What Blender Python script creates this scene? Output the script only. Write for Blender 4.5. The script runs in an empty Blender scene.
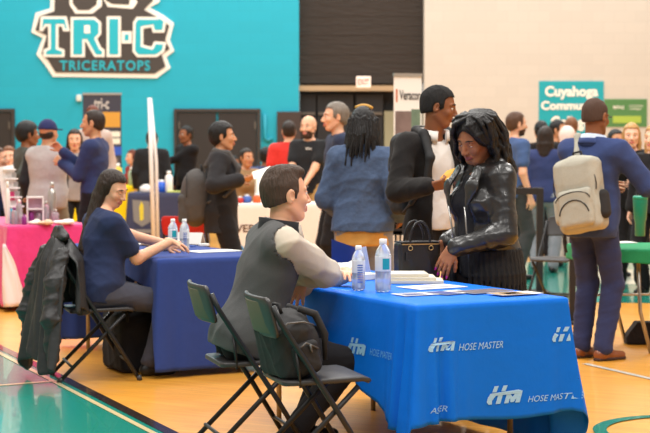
import bpy, bmesh, math, random
import numpy as np
from mathutils import Vector, Matrix
SC = bpy.context.scene
COL = SC.collection
# ------------------------------------------------------------------ camera, world, light, exposure
F = 1600.0; HC = 1.45; PITCH = math.atan(68.5 / F)
cam_d = bpy.data.cameras.new('camera'); cam = bpy.data.objects.new('camera', cam_d); COL.objects.link(cam)
cam.location = (0, 0, HC); cam.rotation_euler = (math.pi / 2 - PITCH, 0, 0)
cam_d.sensor_width = 36; cam_d.lens = F / 650 * 36
cam_d.dof.use_dof = True; cam_d.dof.focus_distance = 7.7; cam_d.dof.aperture_fstop = 4.6
cam_d.clip_end = 200
SC.camera = cam
SC.view_settings.view_transform = 'Standard'; SC.view_settings.look = 'None'
SC.view_settings.gamma = 1; SC.view_settings.exposure = 0.27; SC.view_settings.use_curve_mapping = False
wd = bpy.data.worlds.new('world'); SC.world = wd; wd.use_nodes = True
wd.node_tree.nodes['Background'].inputs[0].default_value = (1.0, 0.965, 0.92, 1)
wd.node_tree.nodes['Background'].inputs[1].default_value = 0.40
def lamp(x, y, z, sx, sy, w, col=(1, 0.965, 0.915)):
    l = bpy.data.lights.new('gym_light', 'AREA'); l.shape = 'RECTANGLE'; l.size = sx; l.size_y = sy
    l.energy = w; l.color = col
    o = bpy.data.objects.new('gym_light', l); o.location = (x, y, z); COL.objects.link(o); return o
for gx in (-6, 0, 6):
    for gy in (1, 8, 15, 22, 28):
        lamp(gx, gy, 9.5, 2.4, 2.4, 330)
# ------------------------------------------------------------------ helpers
def s2l(c):
    c = c / 255.0
    return c / 12.92 if c <= 0.04045 else ((c + 0.055) / 1.055) ** 2.4
def rgb(r, g, b): return (s2l(r), s2l(g), s2l(b), 1)
def ray(px, py):
    dx = (px - 325) / F; up = -(py - 216.5) / F
    return dx, math.cos(PITCH) + up * math.sin(PITCH), up * math.cos(PITCH) - math.sin(PITCH)
def at(px, py, Y):                      # point seen at a pixel, at world depth Y
    d = ray(px, py); k = Y / d[1]
    return Vector((d[0] * k, Y, HC + d[2] * k))
def ground(px, py):
    d = ray(px, py); k = -HC / d[2]
    return Vector((d[0] * k, d[1] * k, 0))
MATS = {}
def mat(name, col, rough=0.6, metal=0.0, spec=0.5, bump=None, var=0.0, vscale=8, sheen=0, trans=0, sss=0, coat=0, aniso=None, emit=None, ior=1.45, wet=None):
    if name in MATS: return MATS[name]
    m = bpy.data.materials.new(name); m.use_nodes = True; nt = m.node_tree; b = nt.nodes['Principled BSDF']
    b.inputs['Base Color'].default_value = col; b.inputs['Roughness'].default_value = rough
    b.inputs['Metallic'].default_value = metal; b.inputs['Specular IOR Level'].default_value = spec
    b.inputs['Sheen Weight'].default_value = sheen; b.inputs['Transmission Weight'].default_value = trans
    b.inputs['Coat Weight'].default_value = coat; b.inputs['IOR'].default_value = ior
    if sss: b.inputs['Subsurface Weight'].default_value = sss; b.inputs['Subsurface Scale'].default_value = 0.01
    if emit: b.inputs['Emission Color'].default_value = emit[0]; b.inputs['Emission Strength'].default_value = emit[1]
    tc = nt.nodes.new('ShaderNodeTexCoord'); mp = nt.nodes.new('ShaderNodeMapping')
    nt.links.new(tc.outputs['Object'], mp.inputs[0])
    if aniso: mp.inputs['Scale'].default_value = aniso
    if var:
        n = nt.nodes.new('ShaderNodeTexNoise'); n.inputs['Scale'].default_value = vscale; n.inputs['Detail'].default_value = 5
        nt.links.new(mp.outputs[0], n.inputs['Vector'])
        mx = nt.nodes.new('ShaderNodeMix'); mx.data_type = 'RGBA'
        mx.inputs[6].default_value = tuple(min(1, c * (1 - var)) for c in col[:3]) + (1,)
        mx.inputs[7].default_value = tuple(min(1, c * (1 + var)) for c in col[:3]) + (1,)
        nt.links.new(n.outputs[0], mx.inputs[0]); nt.links.new(mx.outputs[2], b.inputs['Base Color'])
    if bump:
        n = nt.nodes.new('ShaderNodeTexNoise'); n.inputs['Scale'].default_value = bump[0]; n.inputs['Detail'].default_value = 4
        nt.links.new(mp.outputs[0], n.inputs['Vector'])
        bp = nt.nodes.new('ShaderNodeBump'); bp.inputs['Strength'].default_value = bump[1]; bp.inputs['Distance'].default_value = bump[2] if len(bump) > 2 else 0.01
        nt.links.new(n.outputs[0], bp.inputs['Height']); nt.links.new(bp.outputs[0], b.inputs['Normal'])
    MATS[name] = m; return m
def cloth(name, r, g, b, var=0.12, bump=14, rough=0.88, sheen=0.05, st=0.4):
    return mat(name, rgb(r, g, b), rough, spec=0.25, bump=(bump, st, 0.012), var=var, vscale=30, sheen=sheen)
def link(name, me, m, parent=None, smooth=True):
    o = bpy.data.objects.new(name, me); COL.objects.link(o)
    ms = m if isinstance(m, (list, tuple)) else [m]
    for x in ms: me.materials.append(x)
    if smooth: me.polygons.foreach_set('use_smooth', [True] * len(me.polygons))
    if parent is not None: o.parent = parent
    return o
def tag(o, label=None, cat=None, group=None, kind=None):
    if label: o['label'] = label
    if cat: o['category'] = cat
    if group: o['group'] = group
    if kind: o['kind'] = kind
    return o
def empty(name, loc, rz=0, label=None, cat=None, group=None):
    o = bpy.data.objects.new(name, None); COL.objects.link(o); o.empty_display_size = 0.1
    o.location = loc; o.rotation_euler = (0, 0, rz); return tag(o, label, cat, group)
def bm_obj(name, bm, m, parent=None, smooth=False, bevel=0):
    bmesh.ops.recalc_face_normals(bm, faces=bm.faces)
    me = bpy.data.meshes.new(name); bm.to_mesh(me); bm.free()
    o = link(name, me, m, parent, smooth)
    if bevel:
        md = o.modifiers.new('b', 'BEVEL'); md.width = bevel; md.segments = 2; md.limit_method = 'ANGLE'
    return o
def box(bm, c, size, rot=None):
    r = bmesh.ops.create_cube(bm, size=1); M = Matrix.Diagonal((*size, 1))
    if rot is not None: M = rot.to_4x4() @ M
    bmesh.ops.transform(bm, matrix=Matrix.Translation(c) @ M, verts=r['verts']); return r['verts']
def boxo(name, c, size, m, parent=None, rot=None, bevel=0.0):
    bm = bmesh.new(); box(bm, c, size, rot); return bm_obj(name, bm, m, parent, False, bevel)
def tube(bm, pts, r, seg=10, cap=True):
    pts = [Vector(p) for p in pts]; n = len(pts); rr = r if isinstance(r, (list, tuple)) else [r] * n
    rings = []; up = None
    for i, p in enumerate(pts):
        t = (pts[min(i + 1, n - 1)] - pts[max(i - 1, 0)]).normalized()
        if up is None: up = t.orthogonal().normalized()
        a = (up - t * up.dot(t)).normalized(); up = a; b = t.cross(a)
        rings.append([bm.verts.new(p + rr[i] * (math.cos(2 * math.pi * k / seg) * a + math.sin(2 * math.pi * k / seg) * b)) for k in range(seg)])
    for i in range(n - 1):
        for k in range(seg):
            bm.faces.new((rings[i][k], rings[i][(k + 1) % seg], rings[i + 1][(k + 1) % seg], rings[i + 1][k]))
    if cap: bm.faces.new(rings[0][::-1]); bm.faces.new(rings[-1])
def tubeo(name, pts, r, m, parent=None, seg=10):
    bm = bmesh.new(); tube(bm, pts, r, seg); return bm_obj(name, bm, m, parent, True)
def lathe(name, prof, m, parent=None, seg=24, c=(0, 0, 0)):
    bm = bmesh.new(); c = Vector(c)
    rings = [[bm.verts.new(c + Vector((r * math.cos(2 * math.pi * k / seg), r * math.sin(2 * math.pi * k / seg), z))) for k in range(seg)] for r, z in prof]
    for a, b in zip(rings, rings[1:]):
        for k in range(seg): bm.faces.new((a[k], a[(k + 1) % seg], b[(k + 1) % seg], b[k]))
    bm.faces.new(rings[0][::-1]); bm.faces.new(rings[-1])
    return bm_obj(name, bm, m, parent, True)
def copy_tree(o, parent=None):
    c = o.copy(); COL.objects.link(c); c.parent = parent
    for ch in [x for x in bpy.data.objects if x.parent == o]: copy_tree(ch, c)
    return c
def polys(name, plist, m, parent, fn, idx=None):
    """flat polygons (2D lists) mapped to 3D by fn"""
    bm = bmesh.new()
    for j, pl in enumerate(plist):
        f = bm.faces.new([bm.verts.new(fn(x, y)) for x, y in pl])
        if idx: f.material_index = idx[j]
    bmesh.ops.triangulate(bm, faces=bm.faces)
    me = bpy.data.meshes.new(name); bm.to_mesh(me); bm.free()
    return link(name, me, m, parent, False)
def text2d(s, x0, y0, x1, y1, bold=0.0, shear=0.0, space=1.0):
    """triangulated lettering fitted to a rectangle -> (verts, faces)"""
    cu = bpy.data.curves.new('t', 'FONT'); cu.body = s; cu.offset = bold; cu.shear = shear; cu.space_character = space; cu.resolution_u = 3
    o = bpy.data.objects.new('t', cu); COL.objects.link(o); dg = bpy.context.evaluated_depsgraph_get(); dg.update()
    me = bpy.data.meshes.new_from_object(o.evaluated_get(dg)); v = np.array([p.co[:2] for p in me.vertices]); f = [tuple(p.vertices) for p in me.polygons]
    bpy.data.objects.remove(o); bpy.data.meshes.remove(me); bpy.data.curves.remove(cu)
    lo, hi = v.min(0), v.max(0); v = (v - lo) / (hi - lo)
    v[:, 0] = x0 + v[:, 0] * (x1 - x0); v[:, 1] = y0 + v[:, 1] * (y1 - y0)
    return v, f
def lettering(name, items, m, parent, fn):
    """items: text2d results; fn maps (x,y) -> 3D"""
    V = []; Fc = []
    for v, f in items:
        b = len(V); V += [tuple(fn(x, y)) for x, y in v]; Fc += [tuple(i + b for i in q) for q in f]
    me = bpy.data.meshes.new(name); me.from_pydata(V, [], Fc); me.update()
    return link(name, me, m, parent, False)
# ------------------------------------------------------------------ implicit surface modelling
def nrm(v):
    v = np.asarray(v, float); return v / (np.linalg.norm(v) + 1e-12)
class Field:
    def __init__(s): s.p = []; s.R = np.eye(3); s.t = np.zeros(3); s.g = 0.0
    def xf(s, R=None, t=None): s.R = np.eye(3) if R is None else np.array(R, float); s.t = np.zeros(3) if t is None else np.array(t, float); return s
    def P(s, a): return s.R @ np.asarray(a, float) + s.t
    def cap(s, a, b, ra, rb=None, k=0.03, sq=None, op='u'):
        rb = ra if rb is None else rb; a = s.P(a); b = s.P(b); ra += s.g; rb += s.g; w = None
        if sq: w = nrm(s.R @ np.asarray(sq[:3], float)); f = 1 / sq[3] - 1
        ba = b - a; L = max(float(ba @ ba), 1e-9)
        def fn(Q):
            pa = Q - a; t = np.clip((pa @ ba) / L, 0, 1)[..., None]; q = pa - t * ba
            if w is not None: q = q + w * ((q @ w)[..., None] * f)
            return np.sqrt((q * q).sum(-1)) - (ra + (rb - ra) * t[..., 0])
        m = max(ra, rb) * (max(1, sq[3]) if sq else 1)
        s.p.append((fn, np.minimum(a, b) - m, np.maximum(a, b) + m, k, op)); return s
    def chain(s, pts, rs, k=0.02, sq=None, op='u'):
        rs = rs if isinstance(rs, (list, tuple)) else [rs] * len(pts)
        for i in range(len(pts) - 1): s.cap(pts[i], pts[i + 1], rs[i], rs[i + 1], k, sq, op)
        return s
    def ell(s, c, r, k=0.03, R=None, op='u'):
        c = s.P(c); r = np.asarray(r, float) + (s.g if op == 'u' else 0); M = s.R if R is None else s.R @ np.array(R)
        def fn(Q):
            q = (Q - c) @ M; k0 = np.sqrt(((q / r) ** 2).sum(-1)); k1 = np.sqrt(((q / (r * r)) ** 2).sum(-1)) + 1e-9
            return k0 * (k0 - 1) / k1
        m = np.full(3, r.max()); s.p.append((fn, c - m, c + m, k, op)); return s
    def bx(s, c, h, rd=0.01, k=0.02, R=None, op='u'):
        c = s.P(c); h = np.asarray(h, float) - rd + (s.g if op == 'u' else 0); M = s.R if R is None else s.R @ np.array(R)
        def fn(Q):
            q = np.abs((Q - c) @ M) - h; return np.sqrt((np.maximum(q, 0) ** 2).sum(-1)) + np.minimum(q.max(-1), 0) - rd
        m = np.full(3, np.linalg.norm(h) + rd); s.p.append((fn, c - m, c + m, k, op)); return s
    def cut(s, o, n, k=0.004):          # keep the side opposite to n
        o = s.P(o); n = nrm(s.R @ np.asarray(n, float)); s.p.append((lambda Q: (Q - o) @ n, None, None, k, 'i')); return s
    def mesh(s, h, wr=None):
        us = [p for p in s.p if p[4] == 'u']; lo = np.min([p[1] for p in us], 0) - 3 * h; hi = np.max([p[2] for p in us], 0) + 3 * h
        n = np.ceil((hi - lo) / h).astype(int) + 1; ax = [lo[i] + h * np.arange(n[i]) for i in range(3)]
        D = np.full(n, 0.5, np.float32)
        for fn, l, u, k, op in s.p:
            if l is None: sl = tuple(slice(0, n[i]) for i in range(3))
            else:
                mg = 3 * h + (k if op == 'u' else k) + 0.02
                i0 = np.clip(np.floor((l - mg - lo) / h).astype(int), 0, n); i1 = np.clip(np.ceil((u + mg - lo) / h).astype(int) + 1, 0, n); sl = tuple(slice(i0[i], i1[i]) for i in range(3))
            if any(q.stop <= q.start for q in sl): continue
            G = np.stack(np.meshgrid(*[ax[i][sl[i]] for i in range(3)], indexing='ij'), -1)
            b = fn(G).astype(np.float32); a = D[sl]
            if op == 'u': pass
            elif op == 's': a, b = -a, b
            else: a, b = -a, -b
            hh = np.clip(0.5 + 0.5 * (b - a) / k, 0, 1); r = b + (a - b) * hh - k * hh * (1 - hh)
            D[sl] = r if op == 'u' else -r
        D[0], D[-1], D[:, 0], D[:, -1], D[:, :, 0], D[:, :, -1] = (0.5,) * 6
        S = D < 0
        # surface nets
        N = [q - 1 for q in D.shape]; cnt = np.zeros(N, np.int8); acc = np.zeros((*N, 3), np.float32)
        offs = [(0, 0, 0), (1, 0, 0), (0, 1, 0), (1, 1, 0), (0, 0, 1), (1, 0, 1), (0, 1, 1), (1, 1, 1)]
        c8 = lambda A, o: A[o[0]:o[0] + N[0], o[1]:o[1] + N[1], o[2]:o[2] + N[2]]
        cs = sum(c8(S, o).astype(np.int8) for o in offs); act = (cs > 0) & (cs < 8); idx = np.argwhere(act)
        if len(idx) == 0: return np.zeros((0, 3)), np.zeros((0, 4), int)
        ii, jj, kk = idx.T; num = np.zeros((len(idx), 3)); den = np.zeros(len(idx))
        for a in range(8):
            for b in range(a + 1, 8):
                oa, ob = offs[a], offs[b]
                if sum(abs(oa[q] - ob[q]) for q in range(3)) != 1: continue
                da = D[ii + oa[0], jj + oa[1], kk + oa[2]]; db = D[ii + ob[0], jj + ob[1], kk + ob[2]]
                m = (da < 0) != (db < 0); t = np.where(m, da / np.where(m, da - db, 1), 0)
                num += m[:, None] * (np.array(oa) + t[:, None] * (np.array(ob) - np.array(oa))); den += m
        V = lo + h * (idx + num / den[:, None]); ID = np.full(N, -1, np.int64); ID[ii, jj, kk] = np.arange(len(idx))
        Q = []
        for x in range(3):
            y, z = (x + 1) % 3, (x + 2) % 3
            A = [slice(None)] * 3; B = [slice(None)] * 3; A[x] = slice(0, -1); B[x] = slice(1, None)
            d = S[tuple(A)] != S[tuple(B)]; e = np.argwhere(d); e = e[(e[:, y] > 0) & (e[:, z] > 0)]
            sg = S[tuple(e.T)]
            def cid(dy, dz):
                q = e.copy(); q[:, y] -= dy; q[:, z] -= dz; return ID[tuple(q.T)]
            f = np.stack([cid(1, 1), cid(0, 1), cid(0, 0), cid(1, 0)], 1); f[~sg] = f[~sg][:, ::-1]; Q.append(f)
        Q = np.concatenate(Q); Q = Q[(Q >= 0).all(1)]
        if wr: V = V + wrinkle(V, Q, *wr)
        return V, Q
def vnormals(V, Q):
    n = np.cross(V[Q[:, 2]] - V[Q[:, 0]], V[Q[:, 3]] - V[Q[:, 1]]); N = np.zeros_like(V)
    for c in range(4): np.add.at(N, Q[:, c], n)
    return N / (np.linalg.norm(N, axis=1, keepdims=True) + 1e-9)
def wrinkle(V, Q, amp, scale=14, seed=0, stretch=(1, 1, 1)):
    rs = np.random.RandomState(seed); N = vnormals(V, Q); P = V * np.array(stretch)
    w = np.zeros(len(V))
    for i in range(5):
        d = nrm(rs.normal(size=3)); f = scale * (0.7 + 0.45 * i); ph = rs.uniform(0, 6.28)
        wp = P + 0.5 / scale * np.sin(P[:, [1, 2, 0]] * scale * 0.8 + rs.uniform(0, 6, 3))
        r = 1 - np.abs(np.sin(wp @ d * f + ph)); w += (r ** 2 - 0.35) / (1 + 0.5 * i)
    return N * (w * amp)[:, None]
def strands(V, Q, amp, f=160, seed=0, axis=2):
    N = vnormals(V, Q); a = np.arctan2(V[:, 1], V[:, 0]); rs = np.random.RandomState(seed)
    P = V + 0.01 * np.sin(V[:, [2, 0, 1]] * 25 + rs.uniform(0, 6, 3)); w = np.sin(P[:, 0] * f + 2 * np.sin(P[:, 2] * 18)) + np.sin(P[:, 1] * f * 0.9 + 2 * np.cos(P[:, 2] * 15))
    return N * (w * amp * 0.5)[:, None]
def np_mesh(name, parts, m, parent=None, midx=None):
    V = []; Q = []; MI = []; b = 0
    for i, p in enumerate(parts):
        v, q = p[0], p[1]
        if len(v) == 0: continue
        V.append(v); Q.append(q + b); b += len(v); MI.append(p[2] if len(p) > 2 and p[2] is not None else np.zeros(len(q), int))
    V = np.concatenate(V); Q = np.concatenate(Q); MI = np.concatenate(MI)
    me = bpy.data.meshes.new(name); me.vertices.add(len(V)); me.vertices.foreach_set('co', V.astype(np.float32).ravel())
    me.loops.add(len(Q) * 4); me.loops.foreach_set('vertex_index', Q.ravel().astype(np.int32)); me.polygons.add(len(Q))
    me.polygons.foreach_set('loop_start', np.arange(len(Q), dtype=np.int32) * 4)
    me.update(calc_edges=True); o = link(name, me, m, parent)
    if MI.any(): me.polygons.foreach_set('material_index', MI.astype(np.int32))
    me.update(); return o
def fobj(name, field, h, m, parent=None, wr=None):
    v, q = field.mesh(h, wr); return np_mesh(name, [(v, q)], m, parent)
def Rx(a): c, s = math.cos(a), math.sin(a); return np.array([[1, 0, 0], [0, c, -s], [0, s, c]])
def Ry(a): c, s = math.cos(a), math.sin(a); return np.array([[c, 0, s], [0, 1, 0], [-s, 0, c]])
def Rz(a): c, s = math.cos(a), math.sin(a); return np.array([[c, -s, 0], [s, c, 0], [0, 0, 1]])
rad = math.radians
# ------------------------------------------------------------------ people
def skin(name, r, g, b): return mat(name, rgb(r, g, b), 0.5, spec=0.35, bump=(60, 0.08, 0.004), var=0.05, vscale=25, sss=0.12)
SK = {'light': skin('skin_light', 226, 172, 140), 'fair': skin('skin_fair', 232, 184, 156), 'tan': skin('skin_tan', 196, 140, 104),
      'brown': skin('skin_brown', 140, 88, 58), 'dark': skin('skin_dark', 152, 100, 72), 'deep': skin('skin_deep', 84, 52, 36)}
LIPS = {k: mat('lips_' + k, c, 0.4) for k, c in dict(light=rgb(196, 116, 104), fair=rgb(204, 120, 112), tan=rgb(160, 92, 76), brown=rgb(120, 64, 52), dark=rgb(134, 66, 62), deep=rgb(80, 44, 36)).items()}
EYEW = mat('eye_white', rgb(225, 218, 210), 0.2); IRIS = mat('iris_brown', rgb(40, 24, 16), 0.15)
def hairm(name, r, g, b, rough=0.45): return mat(name, rgb(r, g, b), rough, spec=0.4, bump=(110, 1.0, 0.012), var=0.45, vscale=60, aniso=(1, 1, .16))
HB = hairm('hair_black', 22, 19, 19); HBR = hairm('hair_dark_brown', 44, 31, 24); HM = hairm('hair_brown', 84, 56, 38); HG = hairm('hair_grey', 122, 112, 102)
HR = hairm('hair_auburn', 104, 48, 30); HY = hairm('hair_blonde', 190, 146, 90); HGI = hairm('hair_ginger_brown', 120, 76, 46); HS = hairm('hair_cropped', 52, 38, 30, 0.7)
STUB = mat('beard_stubble', rgb(120, 84, 64), 0.7); BEARD = hairm('beard_brown', 62, 42, 32)
def ik(a, c, l1, l2, hint):
    a = np.asarray(a, float); c = np.asarray(c, float); d = c - a; L = np.linalg.norm(d)
    if L > (l1 + l2) * 0.995: c = a + d / L * (l1 + l2) * 0.995; d = c - a; L = np.linalg.norm(d)
    n = d / L; x = (l1 * l1 - l2 * l2 + L * L) / (2 * L); y = math.sqrt(max(l1 * l1 - x * x, 0))
    h = np.asarray(hint, float); h = h - n * (h @ n); return a + n * x + nrm(h) * y, c
def hand_field(f, w, d, n, side, curl=25, spread=6, sc=1.0, thumb=35, r=0.0085, curls=None):
    """w wrist, d finger direction, n back-of-hand normal, side +1: thumb lies towards +(d x n)"""
    d = nrm(d); n = nrm(np.asarray(n) - d * (np.asarray(n) @ d)); u = np.cross(d, n) * side      # u: towards thumb
    w = np.asarray(w, float); f.xf()
    for i, o in enumerate((0.030, 0.010, -0.010, -0.029)):
        f.cap(w + u * o * 0.55 * sc + d * 0.01, w + d * (0.082 - 0.004 * abs(i - 1)) * sc + u * o * sc, 0.015 * sc, 0.0115 * sc, 0.012, (*n, 0.85))
    f.cap(w - d * 0.03 * sc, w + d * 0.02 * sc, 0.025 * sc, 0.022 * sc, 0.015, (*n, 0.72))
    f.cap(w + d * 0.015 * sc + u * 0.018 * sc - n * 0.004, w + d * 0.05 * sc + u * 0.03 * sc - n * 0.006, 0.016 * sc, 0.013 * sc, 0.012)
    tips = []
    for i, (o, L) in enumerate(((0.030, 0.072), (0.010, 0.080), (-0.010, 0.074), (-0.029, 0.058))):
        p = w + d * (0.080 - 0.004 * abs(i - 1)) * sc + u * o * sc; a = 0.0; cu = rad(curls[i] if curls else curl); sp = rad(spread) * (1.5 - i)
        dd = nrm(d * math.cos(sp) + u * math.sin(sp))
        pts = [p]
        for q, fr in enumerate((0.45, 0.31, 0.24)):
            a += cu * (0.7 if q == 0 else 1.0); v = dd * math.cos(a) - n * math.sin(a); p = p + v * L * fr * sc; pts.append(p)
        f.chain(pts, [r * 1.12 * sc, r * 1.05 * sc, r * 0.95 * sc, r * 0.8 * sc], 0.004); tips.append((p, v, n * math.cos(a) + dd * math.sin(a)))
    t0 = w + d * 0.028 * sc + u * 0.028 * sc - n * 0.004; ta = rad(thumb)
    v1 = nrm(d * math.cos(ta) + u * math.sin(ta) - n * 0.35); v2 = nrm(d * math.cos(ta * 0.5) + u * math.sin(ta * 0.5) - n * 0.45)
    f.chain([t0, t0 + v1 * 0.036 * sc, t0 + (v1 * 0.036 + v2 * 0.030) * sc, t0 + (v1 * 0.036 + v2 * 0.052) * sc], [0.0125 * sc, 0.0108 * sc, 0.0100 * sc, 0.0078 * sc], 0.006)
    return tips
def head_field(f, R, c, sc, fem, beard=0, jaw=1.0):
    f.xf(np.array(R) * sc, c)   # scaled frame
    g = sc
    def E(cc, r, k, op='u', RR=None): f.ell(cc, np.array(r) * g, k, (np.eye(3) if RR is None else RR) / g, op)
    S = f
    E((0, 0.014, 0.030), (0.075, 0.097, 0.088), 0.02)
    E((0, -0.028, -0.025), (0.060, 0.062, 0.084), 0.03)
    E((0, -0.052, -0.093), (0.026 * jaw + 0.006, 0.026, 0.022), 0.025)
    for s in (1, -1):
        S.cap((s * 0.053 * (.94 if fem else 1), 0.008, -0.048), (s * (.022 if fem else .028), -0.048, -0.094), 0.017 * g * jaw, 0.017 * g, 0.025)
        E((s * 0.040, -0.062, -0.024), (0.022, 0.018, 0.02), 0.02)
        E((s * 0.033, -0.096, 0.006), (0.018, 0.014, 0.011), 0.012, 's')
        S.cap((s * 0.012, -0.082, 0.026), (s * 0.046, -0.070, 0.024), 0.009 * g, 0.007 * g, 0.014)
        E((s * 0.078, 0.014, -0.004), (0.008, 0.019, 0.031), 0.006, RR=Rz(s * 0.35) @ Rx(0.15)); E((s * 0.085, 0.008, -0.002), (0.006, 0.010, 0.017), 0.004, 's')
        S.cap((s * 0.012, -0.100, -0.034), (s * 0.013, -0.094, -0.034), 0.0078 * g, None, 0.008)
        S.cap((s * 0.023, -0.080, -0.0605), (0, -0.0925, -0.0565), 0.0050 * g, 0.0062 * g, 0.006); S.cap((s * 0.021, -0.079, -0.066), (0, -0.0905, -0.0690), 0.0055 * g, 0.0078 * g, 0.006)
    S.chain([(0, -0.084, 0.016), (0, -0.098, -0.012), (0, -0.109, -0.030)], [0.0085 * g, 0.0095 * g, 0.0112 * g], 0.010)
    f.xf()
def person(label, loc, face, H=1.74, fem=False, skin_='light', q=1, seated=False, lean=0, side=0, twist=0, head=(0, 0, 0), headfwd=0.0,
           L=None, Rr=None, hL={}, hR={}, hintL=None, hintR=None, feet=None, toes=(8, -8), top={}, top2=None, legs={}, shoe={}, hair='short', hm=None,
           beard=None, heads=1.0, wide=1.0, armk=1.0, pel=None, belly=0.0, group=None, knees=None, rz_world=True, nofeet=False, hairp={}):
    a = math.atan2(face[1], face[0]) + math.pi / 2; s = H / 1.75
    root = empty('person', (loc[0], loc[1], loc[2] if len(loc) > 2 else 0), a, label, 'person', group)
    Rw = Rz(a); o = np.array(root.location)
    W2L = lambda p: Rw.T @ (np.array(p, float) - o)
    hb, hh, hd = {0: (0.014, 0.0035, 0.0065), 1: (0.010, 0.003, 0.004), 2: (0.008, 0.003, 0.0034), -1: (0.018, 0.006, 0.008)}[q] if False else {2: (0.010, 0.0032, 0.0036), 1: (0.014, 0.0048, 0.0055), 0: (0.020, 0.007, 0.0085)}[q]
    pz = (0.56 if seated else 0.945 * s); P0 = np.array(pel if pel else (0, 0, pz), float)
    T = Rx(rad(lean)) @ Ry(rad(side)) @ Rz(rad(twist)); SP = lambda x, y, z: P0 + T @ np.array([x * wide, y, z * s])
    sw = (0.165 if fem else 0.188) * (0.5 + 0.5 * s); nb = SP(0, 0.012, 0.515); hp = (0.088) * wide
    Rh = T @ Rz(rad(head[0])) @ Rx(rad(head[1])) @ Ry(rad(head[2])) if not seated else (Rz(rad(head[0] + twist)) @ Rx(rad(head[1])) @ Ry(rad(head[2])))
    if not seated: Rh = Rz(rad(head[0] + twist)) @ Rx(rad(head[1])) @ Ry(rad(head[2]))
    hs = (0.93 if fem else 0.98) * heads
    hc = nb + np.array([0, -0.022 - headfwd, 0.155 * s]) + Rh @ np.array([0, -0.01, 0.0])
    sh = {+1: SP(sw / wide, 0.005, 0.455), -1: SP(-sw / wide, 0.005, 0.455)}; la, lf = 0.295 * s * armk, 0.255 * s * armk
    A = {}
    for sd, tgt, hint, hk in ((1, L, hintL, hL), (-1, Rr, hintR, hR)):
        if tgt is None: tgt = sh[sd] + np.array([sd * 0.07, -0.05, -0.53 * s])
        elif isinstance(tgt, tuple) and len(tgt) == 4: tgt = W2L(tgt[:3])
        if isinstance(hint, tuple) and len(hint) == 4: hint = Rw.T @ np.array(hint[:3], float)
        el, wr_ = ik(sh[sd], tgt, la, lf, hint if hint is not None else (sd * 0.35, 0.8, -0.5)); A[sd] = (sh[sd], el, wr_)
    Lg = {}
    for i, sd in enumerate((1, -1)):
        hip = P0 + np.array([sd * hp, 0.0, -0.02])
        if seated: hip = P0 + np.array([sd * hp, -0.02, -0.03])
        ft = np.array(feet[i], float) if feet is not None else (np.array([sd * 0.10, -0.40, 0.085]) if seated else np.array([sd * 0.10, 0.02, 0.085]))
        kn, an = ik(hip, ft, 0.445 * s, 0.43 * s, (knees[i] if knees else (sd * 0.1, -1, 0.5 if seated else 0)))
        Lg[sd] = (hip, kn, an)
    def torso(f, e=0.0, hemr=0):
        f.xf(T, P0); f.g = e
        wv = wide; fm = fem
        f.ell((0, 0.005, 0.02), (0.158 * wv, 0.108 + belly * .3, 0.12), 0.05)
        f.ell((0, -0.002 - belly * 0.5, 0.14 * s), ((0.132 if fm else 0.145) * wv + belly, 0.098 + belly, 0.14), 0.06)
        f.ell((0, 0.005, 0.315 * s), ((0.142 if fm else 0.165) * wv, 0.108 + belly * .3, 0.165), 0.06)
        f.cap((-sw * 0.82, 0.012, 0.435 * s), (sw * 0.82, 0.012, 0.435 * s), 0.060, None, 0.05, (0, 1, 0, 1.12))
        for sd in (1, -1):
            f.cap((sd * sw * 0.72, 0.015, 0.455 * s), (sd * 0.04, 0.02, 0.505 * s), 0.045, 0.044, 0.04)
            f.ell((sd * 0.075, 0.055, -0.035), (0.085, 0.075, 0.095), 0.04)
            if fm: f.ell((sd * 0.072, -0.085 - belly * .3, 0.30 * s), (0.066, 0.06, 0.066), 0.035)
        f.xf(); f.g = 0
    def arms(f, e0, e1, frac=1.0, sides=(1, -1), fold=True):
        for sd in sides:
            S_, E_, W_ = A[sd]
            f.g = 0; r0 = 0.049 * (1 if not fem else .9) * (.6 + .4 * wide)
            if frac <= .7: E2 = S_ + (E_ - S_) * (frac * 1.15); f.cap(S_, E2, r0 + e0, r0 * .92 + e1, 0.03); continue
            f.cap(S_, E_, r0 + e0, r0 * 0.86 + (e0 + e1) / 2, 0.035); f.cap(E_, E_ + (W_ - E_) * frac, r0 * 0.86 + (e0 + e1) / 2, 0.028 + e1, 0.02)
    def legsf(f, e0, e1, endf=1.0):
        for sd in (1, -1):
            H_, K_, N_ = Lg[sd]; m = (.7 + .3 * wide); dn = nrm(N_ - K_)
            f.cap(H_, K_, 0.083 * m + e0, 0.055 * m + (e0 + e1) / 2, 0.03); E_ = K_ + (N_ - K_) * endf
            f.cap(K_, E_, 0.055 * m + (e0 + e1) / 2, 0.037 + e1, 0.02)
            if endf > .6: f.ell(K_ + (N_ - K_) * 0.3 + np.array([0, 0.015, 0]), (0.048 + e0, 0.05 + e0, 0.10), 0.03)
    # body
    f = Field(); torso(f); arms(f, 0, 0); legsf(f, 0, 0)
    f.cap(nb - np.array([0, -0.0, 0.03]), hc + Rh @ np.array([0, 0.02, -0.055]) * hs, 0.052 if fem else 0.058, 0.046 if fem else 0.054, 0.03)
    body = [f.mesh(max(hb, 0.013) if q < 2 else 0.012)]
    f = Field(); head_field(f, Rh, hc, hs, fem); f.cap(nb - np.array([0, 0, 0.05]), hc + Rh @ np.array([0, 0.02, -0.055]) * hs, 0.053 if fem else 0.060, 0.047 if fem else 0.055, 0.02)
    v, qd = f.mesh(hd if q < 2 else 0.0034); ctr = v[qd].mean(1); loc_ = (ctr - hc) @ Rh / hs
    x, y, z = loc_.T; mi = np.zeros(len(qd), int)
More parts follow.
